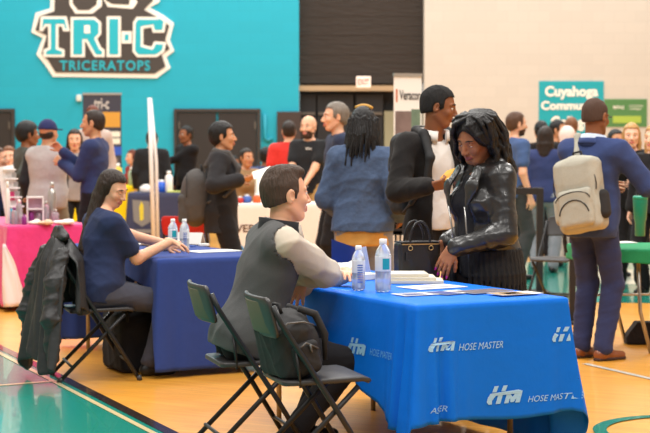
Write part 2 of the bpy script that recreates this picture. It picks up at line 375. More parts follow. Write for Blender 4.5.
    lip = (np.abs(x) < 0.028 - 0.5 * np.abs(z + 0.0625)) & (y < -0.076) & (z < -0.0505) & (z > -0.0765) & (np.abs(z + 0.0625) < 0.0125 - 0.25 * np.abs(x)); mi[lip] = 1
    if beard:
        bd = (z < -0.040 - 0.25 * (y + 0.08)) & (z > -0.125) & (y < 0.005) & (~lip) & ~((z > -0.046) & (np.abs(x) < 0.016)) & ~((z > -0.082) & (z < -0.05) & (np.abs(x) < 0.026) & (y < -0.085)); mi[bd] = 2
    body.append((v, qd, mi)); tips = {}
    for sd, hk in ((1, hL), (-1, hR)):
        hk = dict(hk); S_, E_, W_ = A[sd]; fd = nrm(W_ - E_)
        d = hk.pop('d', None); n = hk.pop('n', None)
        d = fd if d is None else (Rw.T @ np.array(d[:3], float) if len(d) == 4 else np.array(d, float))
        n = (np.array([sd, 0, 0.1]) if n is None else (Rw.T @ np.array(n[:3], float) if len(n) == 4 else np.array(n, float)))
        if abs(nrm(d) @ nrm(n)) > 0.95: n = np.array([0.3 * sd, -0.2, 0.9])
        fh = Field(); f.xf(); fh.cap(W_ - fd * 0.07, W_, 0.030, 0.024, 0.02); hk.setdefault('sc', (0.92 if fem else 1.0) * (.95 + .0 * s))
        tips[sd] = hand_field(fh, W_ + fd * 0.012, d, n, -sd, **hk); body.append(fh.mesh(hh))
    sm = SK[skin_]; root['tmp'] = 0; del root['tmp']
    np_mesh('body', body, [sm, LIPS[skin_], beard if beard else sm], root)
    # face details
    er = 0.0118 * hs
    for sd in (1, -1):
        c = hc + Rh @ np.array([sd * 0.0315, -0.0755, 0.005]) * hs
        fe = Field().ell(c, (er,) * 3, 0.001); vv, qq = fe.mesh(0.0024 if q == 2 else 0.004)
        lc = (vv[qq].mean(1) - c) @ Rh; ir = (np.hypot(lc[:, 0], lc[:, 2] + 0.001) < er * 0.56) & (lc[:, 1] < 0)
        np_mesh('eye', [(vv, qq, ir.astype(int))], [EYEW, IRIS], root)
        if q > 0 or True:
            fl = Field().xf(Rh * hs, hc); fl.chain([(sd * 0.016, -0.0905, 0.027), (sd * 0.033, -0.0905, 0.0315), (sd * 0.050, -0.077, 0.026)], [0.0030 * hs, 0.0036 * hs, 0.002 * hs], 0.003)
            fobj('eyebrow', fl, 0.0018 if q == 2 else 0.003, hm or HBR, root)
            if q > 0:
                lid = head[1] > 12; fl = Field().ell(c, (er * 1.16,) * 3, 0.001); fl.xf(Rh, c).cut((0, 0, (-0.004 if lid else 0.0035) * hs), (0, -0.15, -1), 0.001); fobj('eyelid', fl, 0.0022 if q == 2 else 0.003, sm, root)
    # hair
    if hair and hair != 'bald':
        hf = Field().xf(Rh * hs, hc); hE = lambda c, r, k=0.02, op='u': hf.ell(c, np.array(r) * hs, k, np.eye(3) / hs, op)
        rs = random.Random(hash(label) % 1000 if False else len(label) * 7 + int(H * 100)); th = hairp.get('th', 0.008); wr = (0.0026, 75, 3); hv = hd * 1.0
        def cap_(t, lift=0.0, back=0.0):
            hE((0, 0.016, 0.032 + lift), (0.0755 + t * .8, 0.0985 + t, 0.088 + t * 1.35)); hE((0, 0.045, -0.02), (0.064 + t * .6, 0.058 + t * .7, 0.055 + t * .5), 0.03)
        if hair in ('short', 'crop', 'quiff', 'afro', 'bun'):
            t = dict(short=0.008, crop=0.0045, quiff=0.0045, afro=0.040, bun=0.010)[hair] + hairp.get('t', 0)
            cap_(t)
            if hair == 'afro': wr = (0.004, 70, 5)
            if hair == 'quiff': hE((0, -0.046, 0.098), (0.050, 0.040, 0.022), 0.03); hE((0, 0.008, 0.104), (0.052, 0.070, 0.024), 0.03)
            zf = hairp.get('zf', 0.074); zb = hairp.get('zb', -0.075)
            # face side removed: squared hairline at the temples, then a line from ear to nape
            if hair == 'afro': zf -= .01
            hf.bx((0, -0.158 + 0.020, zf - 0.16), np.array((0.14, 0.105, 0.16)) * hs, 0.030, 0.005, np.eye(3) / hs, 's')
            yb, y0, z0 = 0.085, -0.005, -0.018; n = nrm((0, zb - z0, -(yb - y0))); hf.cut((0, y0, z0), (0, n[1], n[2]), 0.006)
            for sd in (1, -1): hE((sd * 0.085, 0.012, -0.012), (0.022, 0.024, 0.036), 0.004, 's')
            if hair in ('short', 'quiff', 'crop'):
                for sd in (1, -1): hf.cap((sd * 0.072, -0.012, 0.02), (sd * 0.070, -0.014, -0.012), (0.007 + t * .3) * hs, 0.004 * hs, 0.01)
            if hair == 'bun': hE((0, 0.085, 0.085), (0.045, 0.04, 0.04), 0.01)
        elif hair in ('long', 'longback', 'wavy', 'dreads'):
            t = 0.012; wr = (0.0014, 60, 3); cap_(t); ln = hairp.get('len', 0.34)
            if hair in ('long', 'longback'):
                for i in range(15):
                    an = math.pi * (i / 14.0); cx, cy = math.cos(an), math.sin(an)
                    p0 = np.array((cx * 0.068, 0.012 + cy * 0.082, 0.03)); p1 = np.array((cx * 0.078, 0.020 + cy * 0.088, -0.07)); l2 = ln * (0.85 + 0.15 * rs.random())
                    g0 = Rh.T @ np.array([0, hairp.get('bk', 0.02), -1.0]); p2 = p1 + nrm(g0) * l2 * 0.5 * np.array([.9, 1, 1]); p3 = p2 + nrm(g0) * l2 * 0.5
                    hf.chain([p0, p1, p2, p3], [0.022 * hs, 0.022 * hs, 0.021 * hs, 0.011 * hs], 0.014)
            if hair == 'dreads':
                t = 0.02; wr = None
                for i in range(46):
                    an = rad(-40) + rad(260) * (i / 45.0) + rs.uniform(-.06, .06); cx, cy = math.cos(an), math.sin(an); rt = rs.uniform(.25, 1.0)
                    p0 = np.array((cx * 0.07 * rt, 0.014 + cy * 0.085 * rt, 0.118 - 0.07 * rt)); p1 = np.array((cx * 0.095, 0.016 + cy * 0.11, 0.02 + rs.uniform(-.02, .03)))
                    p2 = p1 + np.array((cx * 0.016, cy * 0.018, -0.11)); p3 = p2 + np.array((rs.uniform(-.02, .02), rs.uniform(-.02, .02), -ln * rs.uniform(.35, .6)))
                    hf.chain([p0, p1, p2, p3], [0.011, 0.010, 0.0095, 0.006], 0.003)
            if hair == 'wavy':
                wr = (0.0022, 60, 4); hE((0.0, 0.03, 0.045), (0.088, 0.095, 0.085), 0.03)
                for i in range(66):
                    lay = i // 22; an = rad(-22 + 4 * lay) + rad(224 - 8 * lay) * ((i % 22) / 21.0) + rs.uniform(-.05, .05); cx, cy = math.cos(an), math.sin(an); ph = rs.uniform(0, 6.3); am = rs.uniform(.012, .022)
                    pts = []; R0 = 0.118 - .014 * lay
                    for j in range(11):
                        u = j / 10.0; b_ = min(1, u / .3); rr = (0.02 + (R0 - .02) * math.sin(b_ * 1.57)) + 0.012 * math.sin(u * 3.14); z = 0.138 - .012 * lay - .075 * (1 - math.cos(b_ * 1.57)) - max(0, u - .2) * (ln - 0.05 * lay + rs.uniform(-.01, .01)); wv_ = am * math.sin(u * 12 + ph) * min(1, u * 3)
                        g0 = np.array([.014 * (1 - b_) + cx * (rr + wv_ * .7), -0.012 * (1 - b_) + 0.014 * b_ + cy * (rr * 1.04 + wv_ * .7) + 0.03 * u, z]); pts.append(g0 + np.array([-cy, cx, 0]) * am * math.cos(u * 12 + ph) * min(1, u * 3))
                    hf.chain(pts, [0.009] + [0.0125] * 9 + [0.006], 0.004)
                for sd in (1, -1):
                    for q0 in range(5): hf.chain([(.014, -.03 + .012 * q0, .136), (sd * (.045 + .004 * q0), -.078 + .012 * q0, .110), (sd * (.082 + .003 * q0), -.072 + .014 * q0, .055), (sd * (.100 + .003 * q0), -.040 + .012 * q0, .0)], [.010, .014, .014, .012], .005)
            # open the face
            if hair == 'wavy': hE((0, -0.105, -0.036), (0.076, 0.090, 0.120), 0.006, 's')
            else: hf.bx((0, -0.118, -0.075), np.array((0.12, 0.092, 0.152)) * hs, 0.035, 0.008, np.eye(3) / hs, 's')
            if hair != 'wavy': hf.cut((0, -0.060, 0), (0, -1, 0.0), 0.01) if hairp.get('cutf') else None
        elif hair == 'cap':
            cap_(0.012); hf.cut((0, 0, 0.030), (0, 0.05, -1), 0.004); hf.bx((0, -0.115, 0.036), np.array((0.06, 0.055, 0.006)) * hs, 0.004, 0.01, np.eye(3) / hs)
        elif hair == 'hood':
            cap_(0.022); hE((0, 0.04, -0.08), (0.085, 0.08, 0.07), 0.04); hE((0, -0.10, -0.02), (0.062, 0.075, 0.09), 0.01, 's')
        if hair == 'cap':
            fh_ = Field().xf(Rh * hs, hc); fh_.ell((0, 0.040, -0.005), np.array((0.072, 0.064, 0.060)) * hs, .02, np.eye(3) / hs); fh_.cut((0, 0.01, 0), (0, -1, -.2), .006); fobj('hair', fh_, hv, HBR, root)
        v_, q_ = hf.mesh(hv * (0.9 if hair in ('wavy', 'dreads') else 1.0))
        if wr and q > 0 and hair not in ('cap', 'hood'): v_ = v_ + wrinkle(v_, q_, *wr, stretch=(1, 1, 0.35))
        nm = {'cap': 'cap', 'hood': 'hood'}.get(hair, 'hair'); np_mesh(nm, [(v_, q_)], hm or HBR, root)
    # clothes
    def hemcut(f, z, op=None): f.xf(T, P0).cut((0, 0, z), (0, 0, -1), 0.006); f.xf()
    def make_top(tp):
        tp = dict(tp); m = tp['m']; e = tp.get('e', 0.014); sl = tp.get('sleeve', 1.0); hem = tp.get('hem', -0.06); f = Field()
        torso(f, e)
        f.xf(T, P0); hl = -hem
        if hl > 0.02:
            f.cap((0, 0.0, 0.03), (0, 0.0 + tp.get('hy', 0.0), hem - 0.02), 0.135 * wide + e + belly, 0.142 * wide + e + tp.get('flare', 0.0), 0.05, (0, 1, 0, 0.80 + belly))
        f.xf()
        if tp.get('armhole'):
            for sd in (1, -1): S_, E_, W_ = A[sd]; f.cap(S_ + T @ np.array([sd * .012, 0, .0]), E_, tp['armhole'], tp['armhole'], .006, None, 's'); f.cap(S_ + T @ np.array([sd * .012, 0, .0]), S_ + T @ np.array([sd * .25, -.02, .08]), tp['armhole'], tp['armhole'], .006, None, 's')
        if sl > 0:
            arms(f, e + 0.002, e * (1.1 if sl < 1 else 0.75) + 0.002, sl)
        nz = tp.get('neck', 0.515); f.xf(T, P0)
        f.cut((0, 0.0, nz * s + 0.012), (0, -tp.get('ntilt', 0.25), 1), 0.008)
        f.xf(T, P0); f.cut((0, 0, hem), (0, 0, -1), 0.006)
        if tp.get('v'):
            zb, w0, w1 = tp['v']; yf = -0.25
            f.cap((0, -0.075 - 1.7 * w1, zb), (0, -0.045 - 1.7 * w0, nz * s + 0.03), w1, w0, 0.01, (0, 1, 0, 1.7), 's')
        if tp.get('crew', True): f.xf(); f.cap(nb - np.array([0, 0.0, 0.0]), nb + np.array([0, -0.01, 0.2]), 0.058, 0.065, 0.006, None, 's')
        v_, q_ = f.mesh(tp.get('h', hb), (tp.get('w', 0.004), tp.get('ws', 13), len(label), (1, 1, 1.5)))
        mi = None; ms = [m]
        if tp.get('paint'): mi = tp['paint']((v_[q_].mean(1) - P0) @ T, v_[q_].mean(1)); ms = [m] + tp['mats']
        if tp.get('collar'):
            ch = tp['collar']; gp = tp.get('gap', 0.35); bmc = bmesh.new(); rows = []; na = 40; rr_ = tp.get('cr', 0.064 if fem else 0.072) + e * .5
            Nk = nrm(hc - nb + np.array([0, 0.02, 0])); 
            for j_, (hz, dr) in enumerate(((-0.03, 0.012), (0.0, 0.004), (ch * .6, -0.002), (ch, 0.0), (ch * .98, 0.007), (ch * .3, 0.016), (-0.012, 0.024))[:7 if tp.get('fold', True) else 4]):
                row = []
                for i_ in range(na + 1):
                    t_ = gp + (2 * math.pi - 2 * gp) * i_ / na; cx_, cy_ = math.sin(t_), -math.cos(t_); fr_ = (1 - cy_) / 2
                    pz_ = nb + np.array([cx_ * (rr_ + dr), cy_ * (rr_ + dr) * 1.02 + 0.004 - fr_ * .012, hz - 0.030 * fr_ - 0.005])
                    row.append(bmc.verts.new(pz_ + (Nk - np.array([0, 0, 1])) * hz))
                rows.append(row)
            for a_, b_ in zip(rows, rows[1:]):
                for i_ in range(na): bmc.faces.new((a_[i_], a_[i_ + 1], b_[i_ + 1], b_[i_]))
            oc = bm_obj('collar', bmc, tp.get('cm', m), root, True); mdc = oc.modifiers.new('s', 'SOLIDIFY'); mdc.thickness = 0.004
        return np_mesh(tp.get('name', 'shirt'), [(v_, q_, mi)], ms, root)
    if legs:
        f = Field(); e = legs.get('e', 0.006); f.xf(T, P0); f.g = e
        f.ell((0, 0.005, 0.01), (0.158 * wide, 0.108 + belly * .3, 0.115), 0.05)
        if not seated: f.ell((0, 0.0, 0.06), (0.145 * wide, 0.10 + belly * .4, 0.08), 0.05)
        for sd in (1, -1): f.ell((sd * 0.075, 0.055, -0.035), (0.085, 0.075, 0.095), 0.04)
        f.g = 0; f.xf(T, P0).cut((0, 0, legs.get('waist', 0.10)), (0, 0, 1), 0.006); f.xf()
        legsf(f, e, legs.get('e1', 0.018), legs.get('end', 0.97))
        fobj(legs.get('name', 'trousers'), f, legs.get('h', hb), legs['m'], root, (legs.get('w', 0.004), 12, 9, (1, 1, 1.8)))
    made = []
    if top: made.append(make_top(top))
    if top2: made.append(make_top(top2))
    if shoe and not nofeet:
        for i, sd in enumerate((1, -1)):
            N_ = Lg[sd][2]; R_ = Rz(rad(toes[i])); k = shoe.get('k', 1.0) * (0.9 if fem else 1)
            f = Field().xf(R_, N_); f.cap((0, 0.035, -0.045), (0, -0.06, -0.045), 0.034 * k, 0.036 * k, 0.02); f.cap((0, -0.06, -0.05), (0, -0.165 * k, -0.055), 0.038 * k, 0.028 * k, 0.02); f.cap((0, 0.012, -0.04), (0, 0.0, 0.03), 0.040 * k, 0.038 * k, 0.03)
            f.cut((0, 0, -0.084), (0, 0, -1), 0.004); fobj('shoe', f, 0.005 if q else 0.009, shoe['m'], root)
            if shoe.get('sole'):
                f = Field().xf(R_, N_); f.cap((0, 0.035, -0.078), (0, -0.06, -0.078), 0.036 * k, 0.038 * k, 0.02); f.cap((0, -0.06, -0.078), (0, -0.168 * k, -0.078), 0.038 * k, 0.030 * k, 0.02); f.cut((0, 0, -0.062), (0, 0, 1), 0.003); f.cut((0, 0, -0.084), (0, 0, -1), 0.003); fobj('sole', f, 0.005, shoe['sole'], root)
    return dict(root=root, hc=hc, Rh=Rh, nb=nb, sh=sh, A=A, T=T, P0=P0, s=s, Rw=Rw, o=o, tips=tips, Lg=Lg, top=made, W=lambda p: Rw @ np.asarray(p, float) + o)
# ------------------------------------------------------------------ the hall: floor, walls, doors
U = np.array([0.884, 0.467]); VV = np.array([-0.467, 0.884])      # the tables' short and long directions on the floor
def xz(px, Y): return (px - 325) * Y / F
def floor_mat():
    m = bpy.data.materials.new('court_floor'); m.use_nodes = True; nt = m.node_tree; N = nt.nodes; Lk = nt.links; b = N['Principled BSDF']
    tc = N.new('ShaderNodeTexCoord'); mp = N.new('ShaderNodeMapping'); mp.inputs['Rotation'].default_value = (0, 0, rad(28))
    Lk.new(tc.outputs['Object'], mp.inputs[0]); br = N.new('ShaderNodeTexBrick'); Lk.new(mp.outputs[0], br.inputs[0])
    br.inputs['Color1'].default_value = rgb(240, 172, 66); br.inputs['Color2'].default_value = rgb(232, 158, 54); br.inputs['Mortar'].default_value = rgb(196, 130, 54)
    br.inputs['Scale'].default_value = 1; br.inputs['Brick Width'].default_value = 1.3; br.inputs['Row Height'].default_value = 0.057; br.inputs['Mortar Size'].default_value = 0.0012; br.inputs['Bias'].default_value = 0.1
    n = N.new('ShaderNodeTexNoise'); n.inputs['Scale'].default_value = 3; n.inputs['Detail'].default_value = 6; mp2 = N.new('ShaderNodeMapping'); mp2.inputs['Scale'].default_value = (1, 9, 1); Lk.new(mp.outputs[0], mp2.inputs[0]); Lk.new(mp2.outputs[0], n.inputs[0])
    mx = N.new('ShaderNodeMix'); mx.data_type = 'RGBA'; mx.blend_type = 'MULTIPLY'; mx.inputs[0].default_value = 0.5; Lk.new(br.outputs[0], mx.inputs[6])
    cr = N.new('ShaderNodeValToRGB'); cr.color_ramp.elements[0].position = 0.3; cr.color_ramp.elements[0].color = (0.6, 0.6, 0.6, 1); cr.color_ramp.elements[1].position = 0.7; Lk.new(n.outputs[0], cr.inputs[0]); Lk.new(cr.outputs[0], mx.inputs[7])
    Lk.new(mx.outputs[2], b.inputs['Base Color']); b.inputs['Roughness'].default_value = 0.38; b.inputs['Coat Weight'].default_value = 0.35; b.inputs['Coat Roughness'].default_value = 0.10
    n2 = N.new('ShaderNodeTexNoise'); n2.inputs['Scale'].default_value = 5; Lk.new(tc.outputs['Object'], n2.inputs[0]); bp = N.new('ShaderNodeBump'); bp.inputs['Strength'].default_value = 0.04; bp.inputs['Distance'].default_value = 0.02; Lk.new(n2.outputs[0], bp.inputs['Height']); Lk.new(bp.outputs[0], b.inputs['Normal']); Lk.new(bp.outputs[0], b.inputs['Coat Normal'])
    return m
def block_mat(name, col, hgt=0.2, w=0.4):
    m = bpy.data.materials.new(name); m.use_nodes = True; nt = m.node_tree; N = nt.nodes; Lk = nt.links; b = N['Principled BSDF']
    tc = N.new('ShaderNodeTexCoord'); mp = N.new('ShaderNodeMapping'); mp.inputs['Rotation'].default_value = (rad(90), 0, 0); Lk.new(tc.outputs['Object'], mp.inputs[0])
    br = N.new('ShaderNodeTexBrick'); Lk.new(mp.outputs[0], br.inputs[0]); br.inputs['Scale'].default_value = 1; br.inputs['Brick Width'].default_value = w; br.inputs['Row Height'].default_value = hgt; br.inputs['Mortar Size'].default_value = 0.006
    br.inputs['Color1'].default_value = col; br.inputs['Color2'].default_value = tuple(c * 0.96 for c in col[:3]) + (1,); br.inputs['Mortar'].default_value = tuple(c * 0.92 for c in col[:3]) + (1,)
    Lk.new(br.outputs[0], b.inputs['Base Color']); b.inputs['Roughness'].default_value = 0.55
    bp = N.new('ShaderNodeBump'); bp.inputs['Strength'].default_value = 0.3; bp.inputs['Distance'].default_value = 0.01; Lk.new(br.outputs[1], bp.inputs['Height']); bp.invert = True; Lk.new(bp.outputs[0], b.inputs['Normal']); return m
ST = lambda o: tag(o, kind='structure')
bm = bmesh.new(); box(bm, (0, 16, -0.05), (60, 60, 0.1)); ST(bm_obj('floor', bm, floor_mat()))
TEALF = mat('court_teal', rgb(30, 142, 124), 0.2, coat=0.5, var=0.05, vscale=6); MAROON = mat('court_maroon', rgb(96, 44, 46), 0.2, coat=0.5); CREAML = mat('court_cream_line', rgb(232, 212, 160), 0.2, coat=0.5); BLKL = mat('court_black', rgb(52, 40, 36), 0.2, coat=0.5)
def fpoly(name, pts, m, z=0.002): return ST(polys(name, [[(p[0], p[1]) for p in pts]], m, None, lambda x, y: (x, y, z)))
def fline(name, a, b, w, m, z=0.004):
    a = Vector(a[:2]); b = Vector(b[:2]); n = (b - a).normalized(); n = Vector((-n.y, n.x)) * w / 2; return fpoly(name, [a + n, b + n, b - n, a - n], m, z)
ga, gb = ground(0, 348), ground(168, 433); dd = (gb - ga).normalized(); n2 = Vector((-dd.y, dd.x, 0)); n2 = n2 if n2.x < 0 else -n2
a0 = ga - dd * 1.4; b0 = gb + dd * 5
fpoly('trim_1', [a0, b0, b0 + n2 * 6, a0 + n2 * 6], TEALF, 0.002)
mid = ground(66, 380)
fline('trim_2', a0, mid, 0.07, MAROON); fline('trim_3', mid, b0, 0.07, BLKL); o_ = n2 * 0.075
fline('trim_4', a0 + o_, b0 + o_, 0.035, CREAML, 0.005)
g1, g2 = ground(0, 386), ground(58, 381.5); fline('trim_5', g1 - (g2 - g1) * 3, g2, 0.04, CREAML, 0.006)
# far court paint at the right: teal band, white and teal lines; also a pale patch over the band
fpoly('trim_6', [ground(432, 300), ground(700, 304), ground(700, 262), ground(470, 262)], TEALF, 0.002)
fpoly('trim_7', [ground(590, 284), ground(700, 286), ground(700, 270), ground(590, 270)], mat('pale_floor_patch', rgb(206, 214, 196), 0.2, coat=.5), 0.004)
fline('trim_8', ground(585, 364), ground(720, 395), 0.05, mat('court_white', rgb(236, 232, 220), 0.2, coat=0.5))
bm = bmesh.new(); cc = ground(700, 433); r0 = (ground(634, 420) - cc).length
for k in range(64):
    q = [cc + Vector((math.cos(t), math.sin(t), 0)) * r for t, r in ((k * .0982, r0), ((k + 1) * .0982, r0), ((k + 1) * .0982, r0 + .07), (k * .0982, r0 + .07))]
    bm.faces.new([bm.verts.new((p.x, p.y, 0.006)) for p in q])
ST(bm_obj('trim_9', bm, TEALF))
# walls, 30 m away
YW = 30.0; xa, xb = xz(299, YW), xz(424, YW)
BLUE = block_mat('blue_block', rgb(8, 164, 190)); CREAM = block_mat('cream_block', rgb(198, 193, 183)); DARK = mat('dark_curtain', rgb(52, 46, 42), 0.9, bump=(5, 0.4, 0.05), var=0.12, vscale=4, aniso=(1, 1, 6))
ST(boxo('wall_back', ((-16 + xa) / 2, YW + .15, 5), (xa + 16, .3, 10), BLUE)); ST(boxo('wall_back', ((16 + xb) / 2, YW + .15, 5), (16 - xb, .3, 10), CREAM))
ST(boxo('wall_left', (-16, 10, 5), (.3, 40, 10), CREAM)); ST(boxo('wall_right', (16, 10, 5), (.3, 40, 10), CREAM))
zst = at(325, 88, YW).z
ST(boxo('wall_back', ((xa + xb) / 2, YW + .9, 5), (xb - xa, .3, 10), mat('recess_black', rgb(40, 37, 35), 0.7)))
bm = bmesh.new(); nx = 40
for i in range(nx):            # folded dark divider curtain in horizontal slats
    z0 = zst + .1 + i * 0.18; box(bm, ((xa + xb) / 2, YW + .35, z0 + .085), (xb - xa, .12 + (.008 if i % 2 else 0), .178))
ST(bm_obj('trim_10', bm, DARK))
ST(boxo('trim_11', ((xa + xz(396, YW)) / 2, YW + .2, zst - .0), (xz(396, YW) - xa, .2, .10), mat('tan_rail', rgb(168, 146, 116), 0.5)))
GL = mat('black_panel', rgb(40, 40, 42), 0.35)
x0 = xa + .02
for i, (p0, p1) in enumerate(((300, 316), (317, 354), (356, 384))):
    r = ST(empty('door_%d' % (i + 3), (0, 0, 0)))
    zt = at(325, 93, YW).z; boxo('door_panel', ((xz(p0, YW) + xz(p1, YW)) / 2, YW + .5, zt / 2), (xz(p1, YW) - xz(p0, YW), .08, zt), GL, r, bevel=.01)
    boxo('crash_bar', ((xz(p0, YW) + xz(p1, YW)) / 2, YW + .42, at(325, 113, YW).z), (xz(p1, YW) - xz(p0, YW) - .04, .06, .05), mat('dull_steel', rgb(110, 104, 96), 0.4, 0.6), r)
ST(boxo('trim_12', ((xz(385, YW) + xb) / 2, YW + .45, 1.2), (xb - xz(385, YW), .1, 1.9), mat('grey_green_panel', rgb(146, 146, 122), 0.6)))
def double_door(n, p0, p1, ptop):
    zt = at(325, ptop, YW).z; x0, x1 = xz(p0, YW), xz(p1, YW); r = ST(empty('door_%d' % n, ((x0 + x1) / 2, YW - .02, 0))); w = (x1 - x0) / 2; bk = mat('door_black', rgb(44, 40, 38), 0.5)
    for s in (-1, 1):
        boxo('door_leaf', (s * w / 2, 0, zt / 2), (w - .04, .06, zt - .02), bk, r, bevel=.008)
        boxo('hinge', (s * (w - .05), -.04, zt - .25), (.03, .03, .14), mat('dull_steel', 0, 0), r); boxo('hinge', (s * (w - .05), -.04, .4), (.03, .03, .14), MATS['dull_steel'], r)
        boxo('handle', (s * .12, -.06, 1.0), (.04, .05, .28), MATS['dull_steel'], r)
    boxo('door_frame', (0, .0, zt + .03), (2 * w + .1, .1, .06), mat('door_frame_black', rgb(56, 50, 46), 0.5), r)
    for s in (-1, 1): boxo('door_frame', (s * (w + .02), 0, zt / 2), (.06, .1, zt), MATS['door_frame_black'], r)
double_door(1, -70, 13, 112); double_door(2, 177, 258, 112)
# exit sign
e = at(363.5, 82, YW + .09); ex = empty('exit_sign', (e.x, e.y, e.z - .11), 0, 'glowing red and white exit sign above the black doors', 'exit sign')
boxo('housing', (0, .04, .11), (.27, .08, .21), mat('sign_white', rgb(235, 225, 215), 0.4, emit=(rgb(240, 190, 170), 0.55)), ex, bevel=.01)
lettering('exit_lettering', [text2d('EXIT', -.11, .05, .11, .17, bold=.03)], mat('exit_red', rgb(214, 60, 50), 0.4, emit=(rgb(220, 70, 60), 0.8)), ex, lambda x, y: (x, -.004, y))
e = at(79, 98, YW - .06); tag(boxo('wall_speaker', (e.x, e.y, e.z), (.09, .1, .12), mat('box_white', rgb(214, 220, 214), 0.5), bevel=.015), 'small white box fixed on the blue wall', 'wall box')
e = tag(tubeo('wall_conduit', [at(265, 114, YW - .04), at(265, 138, YW - .04), at(268, 141, YW - .04), at(272, 138, YW - .04)], .035, mat('conduit_teal', rgb(18, 140, 160), 0.5)), 'teal painted pipe bend on the blue wall beside the black double doors', 'pipe')
boxo('wall_board', at(289, 133, YW - .06), (.45, .06, .80), mat('board_dark', rgb(60, 48, 44), 0.6), bevel=.01); tag(bpy.data.objects['wall_board'], 'dark board on the blue wall behind the person in red', 'board')
# painted team sign on the blue wall
def wall2(px, py): p = at(px, py, YW - .03); return p
lg = empty('team_sign', at(105, 76, YW - .02), 0, 'large black and white TRI-C TRICERATOPS emblem on the blue wall', 'wall sign'); lo = np.array(lg.location)
def wfn(dep): return lambda x, y: tuple(np.array(at(x / 2.945, y / 2.945, YW - dep)) - lo)
WH = mat('emblem_white', rgb(240, 236, 226), 0.5); BK = mat('emblem_charcoal', rgb(66, 60, 56), 0.5); TL = mat('emblem_teal', rgb(28, 172, 190), 0.5)
outer = [(150, -40), (148, 25), (105, 38), (92, 95), (126, 112), (107, 160), (132, 190), (156, 226), (462, 230), (502, 200), (490, 168), (513, 150), (500, 118), (512, 68), (482, 45), (440, 22), (470, 6), (474, -40)]
inner = [(162, -40), (160, 33), (117, 47), (104, 88), (138, 104), (122, 158), (142, 178), (164, 213), (454, 217), (488, 196), (476, 160), (500, 144), (487, 116), (499, 76), (474, 56), (424, 28), (450, 2), (452, -40)]
def slab(name, pl, m, d0, d1, par):
    bm = bmesh.new(); A_ = [bm.verts.new(wfn(d1)(*p)) for p in pl]; B_ = [bm.verts.new(wfn(d0)(*p)) for p in pl]; bm.faces.new(A_); bm.faces.new(B_[::-1])
    for i in range(len(pl)): j = (i + 1) % len(pl); bm.faces.new((A_[i], A_[j], B_[j], B_[i]))
    return bm_obj(name, bm, m, par)
slab('backing', outer, WH, 0, .03, lg); slab('badge', inner, BK, .03, .045, lg)
slab('white_edge', [(205, -40), (205, 14), (222, 40), (272, 40), (300, 18), (300, -10), (318, 20), (392, 26), (404, 8), (392, -40)], WH, .045, .05, lg)
slab('dark_fill', [(214, -40), (214, 10), (230, 30), (262, 30), (284, 14), (292, -40)], BK, .05, .055, lg); slab('dark_fill', [(310, -40), (312, 2), (330, 12), (380, 14), (388, -40)], BK, .05, .055, lg)
# letters as slab-serif polygons
T_ = [(120, 48), (196, 48), (206, 92), (186, 92), (182, 78), (172, 78), (172, 140), (190, 146), (190, 168), (128, 168), (128, 146), (142, 140), (142, 78), (136, 78), (126, 92), (116, 92)]
R1 = [(208, 50), (280, 50), (298, 66), (298, 100), (286, 114), (298, 140), (308, 146), (308, 168), (278, 168), (252, 122), (250, 122), (250, 168), (208, 168)]
I_ = [(314, 48), (356, 48), (356, 168), (314, 168)]
C_ = [(402, 50), (462, 50), (472, 46), (490, 60), (484, 96), (450, 96), (446, 80), (422, 84), (422, 132), (446, 138), (454, 122), (490, 124), (484, 152), (462, 168), (404, 168), (390, 152), (392, 66)]
D_ = [(358, 92), (388, 92), (388, 128), (358, 128)]
def inset(pl, k):
    c = np.mean(pl, 0); P_ = np.array(pl, float); n_ = len(pl); out = []
    for i in range(n_):
        a_, b_, c_ = P_[i - 1], P_[i], P_[(i + 1) % n_]; d1 = nrm(b_ - a_); d2 = nrm(c_ - b_); n1 = np.array([-d1[1], d1[0]]); n2_ = np.array([-d2[1], d2[0]]); m_ = nrm(n1 + n2_); out.append(tuple(b_ + m_ * k / max(.5, m_ @ n1)))
    return out
for nm_, L_ in (('letter_t', T_), ('letter_r', R1), ('letter_i', I_), ('letter_c', C_), ('dot', D_)):
    a_ = 'white_letter'; w_ = slab(a_, L_, WH, .045, .06, lg); k = 7.5 if nm_ != 'dot' else 9; slab('teal_letter', inset(L_, k), TL, .06, .065, lg)
slab('counter', [(248, 74), (264, 74), (266, 98), (248, 98)], WH, .06, .068, lg)
lettering('small_lettering', [text2d('TRICERATOPS', 176, 208, 442, 178, bold=.02, space=1.15)], TL, lg, wfn(.06))
# hanging signs on the cream wall
def sign(name, label, p0, q0, p1, q1, m, Y, items, lm, extra=()):
    c = at((p0 + p1) / 2, q1, Y); r = empty(name, c, 0, label, 'sign'); o = np.array(c); a, b = at(p0, q0, Y), at(p1, q1, Y)
    boxo('panel', ((a.x + b.x) / 2 - o[0], .02, (a.z + b.z) / 2 - o[2]), (b.x - a.x, .03, a.z - b.z), m, r, bevel=.004)
    lettering('lettering', items, lm, r, lambda x, y: tuple(np.array(at(x, y, Y)) - o - np.array([0, .004, 0])))
    for (e0, f0, e1, f1, em) in extra:
        u, v = at(e0, f0, Y), at(e1, f1, Y); boxo('printed_panel', ((u.x + v.x) / 2 - o[0], 0.002, (u.z + v.z) / 2 - o[2]), (v.x - u.x, .006, u.z - v.z), em, r)
    return r
SW = mat('sign_lettering_white', rgb(244, 240, 230), 0.5)
sign('college_sign', 'teal Cuyahoga Community College banner on the cream wall', 539, 81, 603.5, 156, mat('banner_teal', rgb(16, 158, 172), 0.6), YW - .018,
     [text2d('Cuyahoga', 545, 99.5, 598, 86, bold=.035), text2d('Community', 541, 112.5, 601, 101, bold=.035), text2d('College', 551, 131, 590, 116, bold=.035)], SW)
